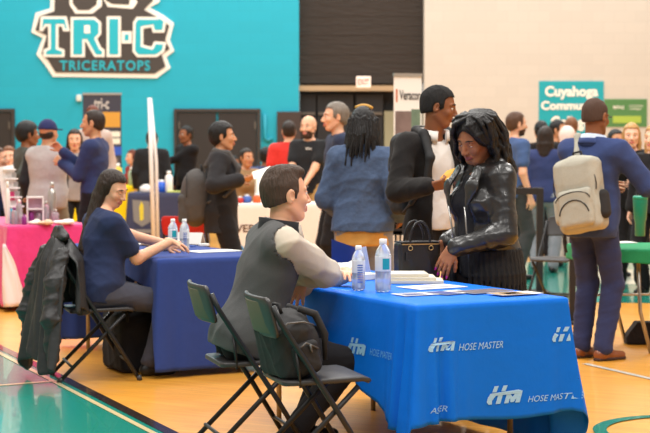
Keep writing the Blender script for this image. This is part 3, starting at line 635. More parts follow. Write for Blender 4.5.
sign('green_sign', 'green banner with yellow band on the cream wall', 604.5, 99, 647, 127, mat('banner_green', rgb(78, 128, 74), 0.6), YW - .018,
     [text2d('tri-c', 613, 109, 624, 105, bold=.02), text2d('community', 629, 107, 643, 105, bold=.01), text2d('college', 629, 110, 641, 108, bold=.01)], SW, [(613, 116, 641, 123, mat('band_lime', rgb(158, 186, 74), 0.6))])
# ------------------------------------------------------------------ tables and drapes
LEGM = mat('table_leg_steel', rgb(150, 138, 118), 0.35, 0.7); TOPM = mat('table_top_grey', rgb(190, 184, 174), 0.6)
def table(label, A, zt, ln=1.83, wd=0.76, group=None, dr=0.0):
    """folding table; A = near left corner on the floor, short side along U, long side along VV"""
    r = empty('folding_table', (A[0], A[1], 0), math.atan2(U[1], U[0]), label, 'table', group)
    boxo('table_top', (wd / 2, ln / 2, zt - .020), (wd - .03, ln - .03, .03), TOPM, r, bevel=.006)
    for y in (.25, ln - .25):
        for x in (.09, wd - .09): tubeo('leg', [(x, y, zt - .036), (x, y, .0)], .014, LEGM, r)
        tubeo('leg_brace', [(.09, y, .30), (wd - .09, y, .30)], .011, LEGM, r); tubeo('diagonal_brace', [(wd / 2, y, .30), (wd / 2, ln / 2 + (y - ln / 2) * .35, zt - .038)], .009, LEGM, r)
    return r
class Drape:
    """cloth over a table: perimeter starts at corner A, runs front (wd), right (ln), back (wd), left (ln)"""
    def __init__(s, A, zt, hem, ln=1.85, wd=0.78, R=.018, fold=.010, flare=.10, seed=1, Ud=None, Vd=None, corner=1.0, freq=26):
        s.A = np.array([A[0], A[1]]); s.zt = zt; s.hem = hem; s.ln = ln; s.wd = wd; s.R = R; s.fold = fold; s.flare = flare; s.seed = seed; s.cn = corner; s.freq = freq; s.shift = 0.0; s.pleat = 0
        s.U = U if Ud is None else Ud; s.V = VV if Vd is None else Vd; s.Pm = 2 * (ln + wd); rs = random.Random(seed); s.ph = [rs.uniform(0, 6.28) for _ in range(6)]
    def per(s, t):
        t = t % s.Pm; w, l = s.wd, s.ln
        if t < w: return s.A + s.U * t, -s.V
        if t < w + l: return s.A + s.U * w + s.V * (t - w), s.U
        if t < 2 * w + l: return s.A + s.U * (2 * w + l - t) + s.V * l, s.V
        return s.A + s.V * (s.Pm - t), -s.U
    def pos(s, t, z, off=0.0):
        p, n = s.per(t); cs = [0, s.wd, s.wd + s.ln, 2 * s.wd + s.ln, s.Pm]; d = max(0, s.zt - z); tt = t % s.Pm
        dc, ci = min((abs(tt - c), c) for c in cs); r_ = .06
        if dc < r_:                                # blend normals round the corner
            p1, n1 = s.per(ci - 1e-4); p2, n2 = s.per(ci + 1e-4); u = .5 + .5 * ((tt - ci) / r_); sm = u * u * (3 - 2 * u); n = nrm(n1 * (1 - sm) + n2 * sm)
        k = min(1, d / .7)
        f = s.fold * k * (math.sin(tt * s.freq + s.ph[0] + 1.3 * math.sin(tt * 7 + s.ph[1]) + d * 1.5) + .6 * math.sin(tt * s.freq * .43 + s.ph[2] - d * 2))
        if abs(ci - s.wd) < 1e-6: dc = abs(tt - ci - s.shift) if tt > ci else abs(tt - ci) + s.shift
        cone = s.flare * s.cn * k * math.exp(-(dc / .075) ** 2) + .35 * s.flare * k * math.exp(-((dc - .16) / .06) ** 2) - .25 * s.flare * k * math.exp(-((dc - .10) / .04) ** 2)
        if s.shift and abs(ci - s.wd) < 1e-6 and tt > ci: cone *= 1.9
        if s.pleat:
            da = min(tt, s.Pm - tt); cone += s.pleat * k * math.cos(da * 6.283 / .085 + (.5 if tt < 1 else 1.2)) * math.exp(-(da / .17) ** 2)
        o = .006 + f * (1 if dc > .12 else .35) + cone + .02 * k
        q = p + n * (o + off); return np.array([q[0], q[1], z])
    def build(s, label, m, parent=None, step=.012, rows=26, group=None, name='tablecloth', cat='tablecloth'):
        bm = bmesh.new(); N_ = int(s.Pm / step); c = s.A + s.U * s.wd / 2 + s.V * s.ln / 2; ring = []
        r = empty(name, (c[0], c[1], s.zt), 0, label, cat, group); o = np.array([c[0], c[1], s.zt])
        def add(fn): ring.append([bm.verts.new(Vector(fn(i * s.Pm / N_) - o)) for i in range(N_)])
        def inset(d_, z):
            def g(t):
                p, _ = s.per(t); q = p - s.A; a = np.clip(q @ s.U, d_, s.wd - d_); b = np.clip(q @ s.V, d_, s.ln - d_); w = s.A + s.U * a + s.V * b; return np.array([w[0], w[1], z])
            return g
        add(inset(.03, s.zt + .004)); add(inset(.010, s.zt + .0035)); add(inset(.002, s.zt + .0005)); bm.faces.new(ring[0])
        for j in range(rows + 1):
            def g(t, j=j):
                h = s.hem(t); d = (j / rows); z = s.zt - .006 - (s.zt - .006 - h) * d; return s.pos(t, z)
            add(g)
        for a, b in zip(ring, ring[1:]):
            for i in range(N_): bm.faces.new((a[i], a[(i + 1) % N_], b[(i + 1) % N_], b[i]))
        bmesh.ops.recalc_face_normals(bm, faces=bm.faces); me = bpy.data.meshes.new('drape'); bm.to_mesh(me); bm.free()
        d = link('drape', me, m, r); md = d.modifiers.new('s', 'SOLIDIFY'); md.thickness = .0025; md.offset = -1
        s.root = r; s.o = o; s.drape = d; return r
    def print(s, name, items, m):                   # items in (t, z)
        return lettering(name, items, m, s.drape, lambda x, y: tuple(s.pos(x, y, .003) - s.o))
def hm_logo(t0, z0, h, yk=.64):
    S = [[(.24, .66), (.42, .66), (.52, 1), (.34, 1)], [(.62, .68), (.80, .68), (.90, 1), (.72, 1)], [(.08, .40), (.16, .60), (1.34, .72), (1.52, .64), (1.46, .52), (.36, .46)],
         [(.0, .14), (.06, .42), (.2, .52), (.40, .46), (.24, .22), (.22, .0), (.08, .0)], [(.50, .50), (.70, .50), (.58, 0), (.38, 0)], [(.86, .5), (1.04, .5), (.92, 0), (.74, 0)], [(.98, .56), (1.00, .04), (1.14, .04), (1.42, .62), (1.26, .64), (1.10, .34)], [(1.30, .58), (1.50, .58), (1.38, 0), (1.20, 0)]]
    out = []
    for q in S: out.append((np.array([(t0 + x * h, z0 + y * h * yk) for x, y in q]), [tuple(range(len(q)))]))
    return out
# --- the blue table in front
TA = (0.412, 7.09); ZT = .75
def hem_near(t):
    w, l = .815, 1.85; P = 2 * (w + l); t = t % P
    if t < w: return .215 + .010 * math.sin(t * 9)
    if t < w + l: return .215 - (.18 * min(1, (t - w) / .10)) if t - w < .10 else .035
    if t < 2 * w + l: return .04 + .5 * min(1, (t - w - l) / .08)
    x = P - t; xs = [0, .12, .2, .33, .52, .56, .94, 1.13, 1.85]; zs = [.15, .17, .19, .266, .318, .374, .445, .50, .52]
    return float(np.interp(x, xs, zs))
table('grey folding table under the bright blue HOSE MASTER cloth', TA, ZT - .002, group=None)
BLC = mat('blue_table_cloth', rgb(0, 108, 222), 0.6, spec=.2, bump=(9, 0.25, 0.02))
near = Drape(TA, ZT, hem_near, wd=.815, flare=.085, fold=.006, seed=4, freq=22); near.shift = .06; near.pleat = .038; near.build('bright blue tablecloth printed HOSE MASTER on the nearest table', BLC)
PRN = mat('print_pale_blue', rgb(150, 200, 240), 0.5)
def front_tz(px, py):                                # a pixel on the front face -> (t, z)
    d = np.array(ray(px, py)); A_ = np.array([TA[0], TA[1]]) - VV * .02; k = (A_ @ -VV) / (d[:2] @ -VV); q = d[:2] * k; return float((q - A_) @ U), HC + d[2] * k
def left_tz(px, py):
    d = np.array(ray(px, py)); A_ = np.array([TA[0], TA[1]]) - U * .02; k = (A_ @ U) / (d[:2] @ U); q = d[:2] * k; return near.Pm - float((q - A_) @ VV), HC + d[2] * k
def put_logo(fn, px, py, pw, w_=1.5):
    a = fn(px, py); b = fn(px + pw, py); h = abs(b[0] - a[0]) / w_; return hm_logo(min(a[0], b[0]), a[1], h)
def put_text(fn, s, px0, py0, px1, py1):
    a = fn(px0, py1); b = fn(px1, py0); c = fn(px0, py0); return text2d(s, a[0], a[1], b[0], c[1], bold=.0, shear=.3)
near.print('printed_emblem', put_logo(front_tz, 428, 352, 27), PRN); near.print('printed_name', [put_text(front_tz, 'HOSE MASTER', 459, 344, 504, 351)], PRN)
near.print('printed_emblem', put_logo(front_tz, 487, 405, 35), PRN); near.print('printed_name', [put_text(front_tz, 'HOSE MASTER', 527, 396, 574, 402)], PRN)
near.print('printed_emblem', [q for q in put_logo(front_tz, 552, 342, 27) ][:6], PRN)
near.print('printed_name', [put_text(front_tz, 'ASTER', 428, 407, 446, 413)], PRN)
PRD = mat('print_pale_blue_faint', rgb(96, 170, 235), 0.5)
near.print('printed_emblem', put_logo(left_tz, 347, 352, 18), PRN); near.print('printed_name', [put_text(left_tz, 'HOSE MASTER', 369, 348, 392, 355)], PRD)
near.print('printed_name', [put_text(left_tz, 'HOSE MASTER', 309, 341, 328, 347)], PRD)
# top-edge row of print near the left edge
def top_fn(x, y): q = np.array([TA[0], TA[1]]) + VV * (1.14 - x) + U * (.022 + y); return tuple(np.array([q[0], q[1], ZT + .0062]) - near.o)
lettering('printed_name', hm_logo(0, .0, .05) + [text2d('HOSE MASTER', .11, .006, .42, .036, shear=.25)], PRD, near.drape, top_fn)
# --- navy table behind at the left
TB = (-1.045, 10.02)
def hem_navy(t):
    w, l = .78, 1.85; P = 2 * (w + l); t = t % P
    if t < w + l + w: return .045
    x = P - t; return float(np.interp(x, [0, .02, .10, .18, .6, 1.85], [.045, .30, .48, .56, .62, .62]))
table('folding table under the plain navy cloth beside the seated woman', TB, ZT - .002)
NVC = cloth('navy_table_cloth', 46, 66, 130, var=.06, bump=8); navy = Drape(TB, ZT, hem_navy, flare=.035, fold=.004, seed=7); navy.build('plain navy tablecloth on the table of the seated woman in navy', NVC)
def flat_at(px, py, z):                              # point seen at a pixel on a horizontal plane
    d = ray(px, py); k = (z - HC) / d[2]; return Vector((d[0] * k, d[1] * k, z))
# --- pink table, far left
ZP = .76; p3 = flat_at(8, 226, ZP); TP = (p3.x, p3.y)
table('folding table under the pink cloth at the left', TP, ZP - .002)
PKC = mat('pink_satin', rgb(212, 52, 122), 0.5, spec=.3, bump=(7, .5, .03), sheen=.3, var=.08, vscale=5)
pk = Drape(TP, ZP, lambda t: .05, flare=.06, fold=.020, seed=11, freq=17); pk.build('pink satin tablecloth on the table at the far left', PKC)
# white under-drape swag at the corner
bm = bmesh.new(); g = []
for i in range(15):
    u = i / 14; col = []
    for j in range(9):
        v = j / 8; wdt = .03 + .13 * u; t = -.02 + (v - .5) * wdt + .10 * u; q = pk.pos(t, .60 - .55 * u, .016 + .008 * math.sin(v * 14)); col.append(bm.verts.new(Vector(q - pk.o)))
    g.append(col)
for a, b in zip(g, g[1:]):
    for j in range(8): bm.faces.new((a[j], a[j + 1], b[j + 1], b[j]))
bm_obj('white_swag', bm, mat('white_satin', rgb(228, 216, 214), .5, sheen=.2), pk.root, True).modifiers.new('s', 'SOLIDIFY').thickness = .004
# --- white table with the VERO cloth, middle back
def bgtable(label, tl, x0, x1, ytop, Y, m, depth=.76, hem=.05, ang=0.0, cname='tablecloth', fold=.008, seed=3, group=None, tk=None):
    zt = at(325, ytop, Y).z; a = xz(x0, Y); b = xz(x1, Y); Ud = np.array([math.cos(ang), math.sin(ang)]); Vd = np.array([-Ud[1], Ud[0]])
    r = empty('folding_table', (a, Y, 0), ang, tl, 'table'); w = b - a
    boxo('table_top', (w / 2, depth / 2, zt - .022), (w - .03, depth - .03, .03), TOPM, r)
    for x in (.1, w - .1):
        for y in (.1, depth - .1): tubeo('leg', [(x, y, zt - .038), (x, y, 0)], .015, LEGM, r, 8)
    d = Drape((a, Y), zt, (lambda t: hem), ln=depth, wd=w, Ud=Ud, Vd=Vd, flare=.05, fold=fold, seed=seed); d.build(label, m, step=.03, rows=12); return d
WTC = cloth('white_table_cloth', 226, 216, 204, var=.04, bump=5)
YV = 18.2; dv = bgtable('white tablecloth printed VERO behind the seated man', 'folding table under the white VERO cloth', 233, 334, 204, YV, WTC, hem=.13, ang=.10)
dv.print('printed_lettering', [text2d('VERO', .02, .49, .36, .58, bold=.03)], mat('print_brown', rgb(96, 72, 56), .6))
dv.print('printed_swoosh', [(np.array([(.0, .16), (.0, .42), (.10, .34), (.20, .20), (.30, .16)]), [(0, 1, 2, 3, 4)])], mat('print_sky', rgb(70, 150, 196), .6))
dv.print('printed_swoosh', [(np.array([(.0, .14), (.0, .22), (.12, .26), (.22, .14)]), [(0, 1, 2, 3)])], mat('print_orange', rgb(206, 110, 60), .6))
dv.print('printed_swoosh', [(np.array([(1.0, .14), (1.11, .40), (1.11, .14)]), [(0, 1, 2)])], MATS['print_sky'])
YLC = cloth('yellow_table_cloth', 238, 206, 20, var=.06, bump=6)
dy = bgtable('yellow tablecloth on the far table under the blue wall', 'folding table under the yellow cloth', 58, 138, 186, 24.6, YLC, fold=.03, hem=.05)
dy.print('printed_label', [(np.array([(.20, .52), (.36, .52), (.36, .70), (.20, .70)]), [(0, 1, 2, 3)])], mat('label_grey', rgb(150, 140, 110), .6))
NV2 = cloth('slate_table_cloth', 62, 66, 92, var=.05, bump=6)
d2 = bgtable('slate navy tablecloth with a grey emblem, behind the navy table', 'folding table under the slate navy cloth with an emblem', 128, 201, 193, 22.6, NV2, fold=.006)
CR = mat('emblem_grey', rgb(128, 128, 128), .6); YEL = mat('emblem_yellow', rgb(214, 200, 60), .6)
th = np.linspace(0, 2 * math.pi, 24, endpoint=False)
ringp = lambda cx, cz, r, rz: (np.array([(cx + r * math.cos(t), cz + rz * math.sin(t)) for t in th]), [tuple(range(24))])
d2.print('printed_emblem', [(np.array([(.06, .72), (.30, .70), (.34, .42), (.20, .34), (.08, .42)]), [(0, 1, 2, 3, 4)])], CR)
d2.print('printed_emblem', [text2d('SUPPLY CO', .04, .22, .36, .30, bold=.02)] if False else [(np.array([(.04, .25), (.36, .25), (.36, .30), (.04, .30)]), [(0, 1, 2, 3)])], CR)
lettering('emblem_flame', [(np.array([(.17, .42), (.22, .44), (.22, .64), (.19, .70), (.16, .62)]), [(0, 1, 2, 3, 4)])], YEL, d2.drape, lambda x, y: tuple(d2.pos(x, y, .006) - d2.o))
# --- green table at the right
ZG = .74; pg = flat_at(597, 250, ZG); TG = (pg.x, pg.y)
rg = empty('folding_table', (TG[0], TG[1], 0), .12, 'folding table with a green cloth at the right edge', 'table')
boxo('table_top', (.6, .38, ZG - .022), (1.2, .74, .03), TOPM, rg)
GST = mat('table_leg_silver', rgb(168, 160, 150), .3, .8)
for x in (.32, 1.05):
    for y in (.08, .66): tubeo('leg', [(x, y, ZG - .038), (x + .02, y, .30), (x + .10, y, 0)], .014, GST, rg)
tubeo('leg_brace', [(-.0, .08, .42), (.35, .08, .42), (1.1, .08, .42)], .010, GST, rg)
GRC = cloth('green_table_cloth', 40, 140, 92, var=.06)
dg_ = Drape(TG, ZG, lambda t: ZG - .10 + .01 * math.sin(t * 9), ln=.76, wd=1.22, Ud=np.array([math.cos(.12), math.sin(.12)]), Vd=np.array([-math.sin(.12), math.cos(.12)]), flare=.05, fold=.03); dg_.build('short green tablecloth on the table at the right edge', GRC, rows=8)
# --- folding chairs
CHP = mat('chair_plastic', rgb(52, 50, 50), .45, bump=(80, .15, .002)); CHF = mat('chair_frame', rgb(30, 30, 32), .42, .0); CHB = mat('chair_back_inner', rgb(92, 88, 70), .65)
def chair(label, loc, face, m1=CHP, m2=CHF, back=CHB, group=None):
    r = empty('folding_chair', (loc[0], loc[1], 0), math.atan2(face[1], face[0]) + math.pi / 2, label, 'chair', group)
    w = .205
    def slab_(name, pts, wd, th, m, bow=0.0, rc=.06):
        bm = bmesh.new(); nx = 12; rows = []
        for i, (y, z, ws) in enumerate(pts):
            row = []
            for j in range(nx + 1):
                u = j / nx * 2 - 1; row.append((u * wd * ws, y + bow * (1 - u * u), z))
            rows.append(row)
        T1 = [[bm.verts.new(p) for p in row] for row in rows]
        for a, b in zip(T1, T1[1:]):
            for j in range(nx): bm.faces.new((a[j], a[j + 1], b[j + 1], b[j]))
        o = bm_obj(name, bm, m, r, True); md = o.modifiers.new('s', 'SOLIDIFY'); md.thickness = th; md.offset = 0; b_ = o.modifiers.new('b', 'BEVEL'); b_.width = th * .35; b_.segments = 2; return o
    seat = [(-.215, .425, .80), (-.205, .438, .93), (-.17, .447, .99), (0, .443, 1), (.12, .438, .98), (.17, .437, .92), (.185, .436, .80)]
    slab_('seat', seat, .205, .022, m1)
    for s in (-1, 1):
        lg_ = tubeo('leg', [(s * w, .235, .775), (s * w, .20, .70), (s * (w + .003), -.06, .30), (s * (w + .012), -.235, .012)], .0125, m2, r); tubeo('foot_cap', [(s * (w + .012), -.232, .03), (s * (w + .013), -.243, .0)], .017, m1, lg_)
        lg_ = tubeo('leg', [(s * (w - .022), -.155, .415), (s * (w - .022), -.02, .28), (s * (w - .018), .250, .012)], .0125, m2, r); tubeo('foot_cap', [(s * (w - .018), .245, .03), (s * (w - .018), .256, .0)], .017, m1, lg_)
        tubeo('hinge_link', [(s * (w - .01), .11, .42), (s * (w - .01), .13, .58)], .007, m2, r); 
    tubeo('cross_bar', [(-w, -.175, .115), (w, -.175, .115)], .009, m2, r); tubeo('cross_bar', [(-w + .02, .18, .10), (w - .02, .18, .10)], .009, m2, r)
    bk = [(.205, .635, .86), (.210, .652, .95), (.225, .70, 1), (.245, .775, 1), (.252, .800, .97), (.255, .812, .86)]
    slab_('backrest', bk, .205, .020, m1, bow=.030); slab_('back_panel', [(.226, .650, .86), (.242, .71, .88), (.262, .788, .86)], .185, .006, back, bow=.030)
    return r
C1 = (-.36, 7.65); C2 = (-.055, 7.06); C3 = (-1.45, 10.08); FU = (.958, .287)
chair('black folding chair the man in the grey vest sits on', C1, FU); chair('black folding chair with a black backpack on it, nearest the camera', C2, FU); chair('black folding chair with a dark coat over its back', C3, FU)
pc = flat_at(541, 214, .80); chair('black folding chair in the distance behind the woman in leather', (pc.x + .0, 14.6), (-.5, -.85))
pr = at(189, 213, 15.2); RDF = mat('chair_red_fabric', rgb(196, 40, 32), .7, bump=(20, .3, .01)); chair('red folding chair behind the navy table', (pr.x, 15.2), (.15, 1), m1=RDF, back=RDF)
# ------------------------------------------------------------------ things on the tables
CLR = mat('clear_plastic', rgb(240, 244, 248), .12, trans=.72, ior=1.12, spec=.5); WTR = mat('water', rgb(228, 236, 246), .05, trans=.8, ior=1.15); CAPW = mat('cap_white', rgb(238, 238, 236), .4); LBL = mat('bottle_label_white', rgb(220, 222, 226), .5); LBT = mat('bottle_label_teal', rgb(20, 156, 170), .5); LBB = mat('bottle_label_blue', rgb(62, 96, 170), .5)
def bottle(label, loc, h=.225, teal=True, rz=0, group=None, side=LBL):
    k = h / .225; r = empty('water_bottle', loc, rz, label, 'bottle', group); R_ = .034 * k
    prof = [(.026 * k, .0), (R_, .008 * k), (R_, .05 * k), (R_ * .95, .055 * k), (R_, .06 * k), (R_ * .95, .075 * k), (R_, .08 * k), (R_, .155 * k), (R_ * .9, .172 * k), (.017 * k, .197 * k), (.0125 * k, .205 * k), (.0125 * k, .212 * k)]
    b = lathe('bottle_body', prof, CLR, r); lathe('water', [(p[0] * .93, p[1] * .97 + .002) for p in prof[:9]], WTR, r)
    lathe('cap', [(.0155 * k, .203 * k), (.0165 * k, .205 * k), (.0165 * k, .222 * k), (.014 * k, .225 * k)], CAPW, r); lb_ = lathe('label_band', [(R_ * 1.012, .088 * k), (R_ * 1.015, .089 * k), (R_ * 1.015, .150 * k), (R_ * 1.012, .151 * k)], side, r)
    if teal:
        bm = bmesh.new(); a0 = rad(-95)
        for i in range(6):
            t0, t1 = a0 + i * .16, a0 + (i + 1) * .16; q = R_ * 1.03
            bm.faces.new([bm.verts.new((q * math.cos(t), q * math.sin(t), z)) for t, z in ((t0, .096 * k), (t1, .096 * k), (t1, .143 * k), (t0, .143 * k))])
        bm_obj('label_mark', bm, LBT, lb_)
    else:
        bm = bmesh.new()
        for j in range(8):
            for i in range(5):
                t0, t1 = rad(-100) + i * .16, rad(-100) + (i + 1) * .16; q = R_ * 1.03; z = (.04 + j * .012) * k
                bm.faces.new([bm.verts.new((q * math.cos(t), q * math.sin(t), zz)) for t, zz in ((t0, z), (t1, z), (t1, z + .006 * k), (t0, z + .006 * k))])
        bm_obj('label_mark', bm, LBB, lb_)
    return r
ZC = ZT + .0065
b = flat_at(358.5, 290, ZC); bottle('clear water bottle with blue printing beside the folded man\'s elbow, left on the blue table', b, .218, teal=False); bpy.data.objects['water_bottle']['label'] = 'clear water bottle with blue printed lines, on the blue table nearest the man'
b = flat_at(383, 291.5, ZC); bottle('large water bottle with a white and teal label on the blue table', b, .255)
b = flat_at(173, 250.5, ZC); bottle('water bottle with teal label, left one on the navy table', b, .215)
b = flat_at(184.5, 250.8, ZC); bottle('water bottle with white label, right one on the navy table', b, .215, teal=False, side=mat('label_pale', rgb(206, 210, 214), .5))
PAP = mat('paper_white', rgb(232, 228, 218), .6); PAPG = mat('print_grey', rgb(150, 152, 170), .6); PAPB = mat('print_navy', rgb(52, 62, 128), .6); PTAN = mat('print_tan', rgb(176, 148, 116), .6)
CATE = mat('catalogue_edge', rgb(214, 206, 186), .7, bump=(200, .3, .002), aniso=(.1, .1, 10))
def slabo(name, p, sz, ang, m, label, cat, group=None, prints=(), tilt=0.0, bevel=.001):
    r = empty(name, (p[0], p[1], p[2]), ang, label, cat, group); boxo('pages' if cat in ('catalogue', 'brochure', 'paper', 'papers') else 'body', (0, 0, sz[2] / 2), sz, m, r, bevel=bevel)
    for (x0, y0, x1, y1, pm) in prints:
        polys('printed_area', [[(x0, y0), (x1, y0), (x1, y1), (x0, y1)]], pm, r, lambda x, y: ((x - .5) * sz[0], (y - .5) * sz[1], sz[2] + .0008))
    return r
AU = math.atan2(U[1], U[0])
# catalogues beside the teal-label bottle
c0 = flat_at(420, 283, ZC); q = np.array([c0.x, c0.y])
for i, (dx, dz, wd_, lab) in enumerate(((.02, 0, .30, 'thick cream catalogue at the bottom of the stack by the handbag'), (-.01, .016, .28, 'thick cream catalogue in the middle of the stack by the handbag'), (-.03, .032, .24, 'thick cream catalogue on top of the stack by the handbag'))):
    slabo('catalogue', (q[0] + dx - .05, q[1] + .06 + i * .02, ZC + dz), (wd_, .22, .015), AU - .5 + i * .03, CATE, lab, 'catalogue', 'catalogue stack', [(.05, .1, .95, .9, PAP)])
M_ = mat('brochure_photo', rgb(120, 110, 116), .35, var=.9, vscale=34)
specs = [((432, 287), (.30, .20), .10, 'white brochure with grey print under the handbag hand', [(.1, .2, .9, .45, PAPG), (.1, .6, .7, .8, PAPG)]),
         ((425, 294), (.30, .13), .02, 'open white and navy brochure at the near corner of the blue table', [(.05, .1, .45, .5, PAPB), (.55, .1, .95, .9, PAPG), (.05, .6, .45, .9, PAPG)]),
         ((452, 293), (.22, .14), .25, 'navy and white leaflet in the middle of the blue table', [(.0, .0, .5, 1, PAPB), (.6, .2, .9, .8, PAPG)]),
         ((484, 292), (.26, .15), .15, 'brochure with a dark photo cover lying left of the tan one', [(.0, .0, 1, 1, M_)]),
         ((515, 294.5), (.24, .13), .05, 'tan and dark photo brochure nearest the right corner of the blue table', [(.0, .0, .7, 1, PTAN), (.2, .2, .6, .8, M_)])]
for i, (pp, sz, an, lab, pr_) in enumerate(specs):
    p = flat_at(pp[0], pp[1], ZC); slabo('brochure', (p.x, p.y, ZC + .0012 * i), (*sz, .0022), AU + an, PAP, lab, 'brochure', 'brochures on the blue table', pr_, bevel=0)
# papers and folded card near the man
p = flat_at(352, 279, ZC); slabo('paper_stack', (p.x + .0, p.y, ZC), (.22, .20, .030), AU + .2, PAP, 'stack of white papers behind the left bottle on the blue table', 'papers')
fw = Field().ell((0, 0, .02), (.07, .05, .022), .01).ell((.03, .01, .03), (.05, .04, .025), .02).ell((-.04, 0, .025), (.04, .035, .02), .02).cut((0, 0, .0), (0, 0, -1)); o = fobj('crumpled_cloth', fw, .004, cloth('white_rag', 236, 232, 222), None, (.006, 40, 2)); o.location = flat_at(350, 271, ZC + .03); o.location.z = ZC + .031; tag(o, 'crumpled white cloth lying on the papers by the left bottle', 'cloth')
def tent(label, p, w, h, ang, m1, m2):
    r = empty('tent_card', p, ang, label, 'card')
    for s, m in ((-1, m1), (1, m2)):
        boxo('card_panel', (0, s * h * .20, h * .5), (w, .003, h * 1.04), m, r, rot=Matrix.Rotation(s * rad(21), 3, 'X'))
    return r
NCARD = mat('card_navy', rgb(38, 56, 112), .3, coat=.3); p = flat_at(350, 276, ZC)
r = empty('tablet_stand', (flat_at(349, 275, ZC).x, flat_at(349, 275, ZC).y + .14, ZC), .35, 'navy and white standing card behind the water bottles', 'card')
bm = bmesh.new(); f_ = [bm.verts.new(v) for v in ((-.10, 0, .0), (.06, .02, 0), (.06, .02, .135), (-.10, 0, .19))]; bm.faces.new(f_); bm_obj('card_panel', bm, NCARD, r).modifiers.new('s', 'SOLIDIFY').thickness = .003
bm = bmesh.new(); f_ = [bm.verts.new(v) for v in ((.06, .02, 0), (.11, -.06, 0), (.085, -.05, .15), (.06, .02, .135))]; bm.faces.new(f_); bm_obj('card_panel', bm, mat('card_silver', rgb(206, 210, 218), .3), r).modifiers.new('s', 'SOLIDIFY').thickness = .003
r.name = 'standing_card'
# handbag
BLK = mat('bag_black_leather', rgb(22, 22, 24), .4, bump=(90, .3, .003), coat=.15); GOLD = mat('brass', rgb(190, 160, 110), .3, .9)
pb = (.49, 8.50); hb_ = empty('handbag', (pb[0], pb[1], ZC), .30, 'black structured handbag with round handles on the blue table', 'handbag')
fobj('bag_body', Field().bx((0, 0, .098), (.118, .050, .098), .018, .01).cut((0, 0, 0), (0, 0, -1)), .004, BLK, hb_, (.0012, 30, 3))
boxo('top_strap', (0, -.0, .196), (.225, .104, .006), BLK, hb_, bevel=.002); boxo('zip', (0, -.054, .185), (.21, .004, .006), GOLD, hb_)
for s in (-1, 1):
    tubeo('handle', [(-.058, s * .045, .16)] + [(-.056 * math.cos(t), s * .046, .20 + .105 * math.sin(t)) for t in np.linspace(0, math.pi, 13)] + [(.058, s * .045, .16)], .0065, BLK, hb_)
    for x in (-.058, .058): tubeo('ring', [(x + .012 * math.cos(t), s * .056, .165 + .012 * math.sin(t)) for t in np.linspace(0, 6.28, 11)], .0025, GOLD, hb_, 6)
boxo('hang_tag', (-.075, -.058, .12), (.018, .005, .045), BLK, hb_, bevel=.002)
# navy table things
def onnavy(px, py): return flat_at(px, py, ZC)
fr = Field().ell((0, 0, .02), (.08, .035, .02), .01).ell((.06, .02, .022), (.05, .03, .022), .02).ell((-.06, -.01, .02), (.05, .025, .018), .02).cut((0, 0, 0), (0, 0, -1)); o = fobj('wrapped_sandwich', fr, .004, mat('wrap_tan', rgb(196, 158, 116), .5, var=.2, vscale=20), None, (.006, 40, 5)); o.location = onnavy(156, 247); tag(o, 'crumpled tan paper wrap under the seated woman\'s hand', 'wrapper')
o = fobj('napkin', Field().ell((0, 0, .012), (.07, .05, .014), .01).ell((.05, .02, .012), (.05, .04, .014), .02).cut((0, 0, 0), (0, 0, -1)), .004, PAP, None, (.005, 40, 8)); o.location = onnavy(135, 245.5); tag(o, 'crumpled white napkin left of the tan wrap on the navy table', 'napkin')
p = onnavy(214, 251); slabo('paper_sheet', (p.x, p.y, ZC), (.34, .20, .002), AU + .12, PAP, 'long white sheet at the near right edge of the navy table', 'paper', bevel=0)
p = onnavy(163, 251); boxo('phone', (p.x, p.y, ZC + .006), (.09, .05, .010), mat('phone_black', rgb(28, 30, 44), .2), rot=Matrix.Rotation(.2, 3, 'Z'), bevel=.003); tag(bpy.data.objects['phone'], 'dark phone lying left of the bottles on the navy table', 'phone')
p = onnavy(147, 250); slabo('paper_sheet', (p.x + .03, p.y + .02, ZC), (.12, .10, .002), AU, PAP, 'small white note under the tan wrap on the navy table', 'paper', bevel=0)
tent('pale tent card standing behind the bottles on the navy table', onnavy(189, 244), .24, .085, -.5, PAP, PAP)
p = onnavy(204, 246); boxo('pen_box', (p.x, p.y, ZC + .009), (.07, .045, .018), PAP, rot=Matrix.Rotation(.3, 3, 'Z'), bevel=.003); tag(bpy.data.objects['pen_box'], 'small white box beside the tent card on the navy table', 'box')
p = onnavy(193, 247); boxo('blue_marker', (p.x, p.y, ZC + .006), (.045, .018, .010), LBB, rot=Matrix.Rotation(.3, 3, 'Z'), bevel=.003); tag(bpy.data.objects['blue_marker'], 'small blue marker between the bottles and the white box', 'marker')
# ---- pink table things
ZPC = ZP + .0065
def jar(name, label, px, py, Y, r_, h, m, cap=None, cat='jar', group='bottles and jars on the pink table'):
    x = xz(px, Y); r = empty(name, (x, Y, ZPC), 0, label, cat, group); lathe('body', [(r_ * .9, 0), (r_, .006), (r_, h * .72), (r_ * .8, h * .80), (r_ * .45, h * .84), (r_ * .45, h * .88)], m, r, 16); lathe('cap', [(r_ * .5, h * .86), (r_ * .52, h), (r_ * .4, h + .002)], cap or CAPW, r, 14); return r
CLJ = mat('jar_clear', rgb(200, 196, 200), .15, trans=.6, ior=1.2); PUR = mat('jar_purple', rgb(130, 40, 120), .4); WHP = mat('white_plastic', rgb(232, 228, 226), .4); TEJ = mat('jar_teal', rgb(50, 160, 190), .3); SIL = mat('silver', rgb(180, 174, 168), .3, .6)
yb = TP[1]
jar('jar', 'clear bottle with a blue label on the pink table, left of the purple jar', 19, 222, yb + .25, .028, .22, CLJ, WHP); jar('jar', 'small purple jar on the pink table', 24, 222, yb + .14, .022, .09, PUR, PUR)
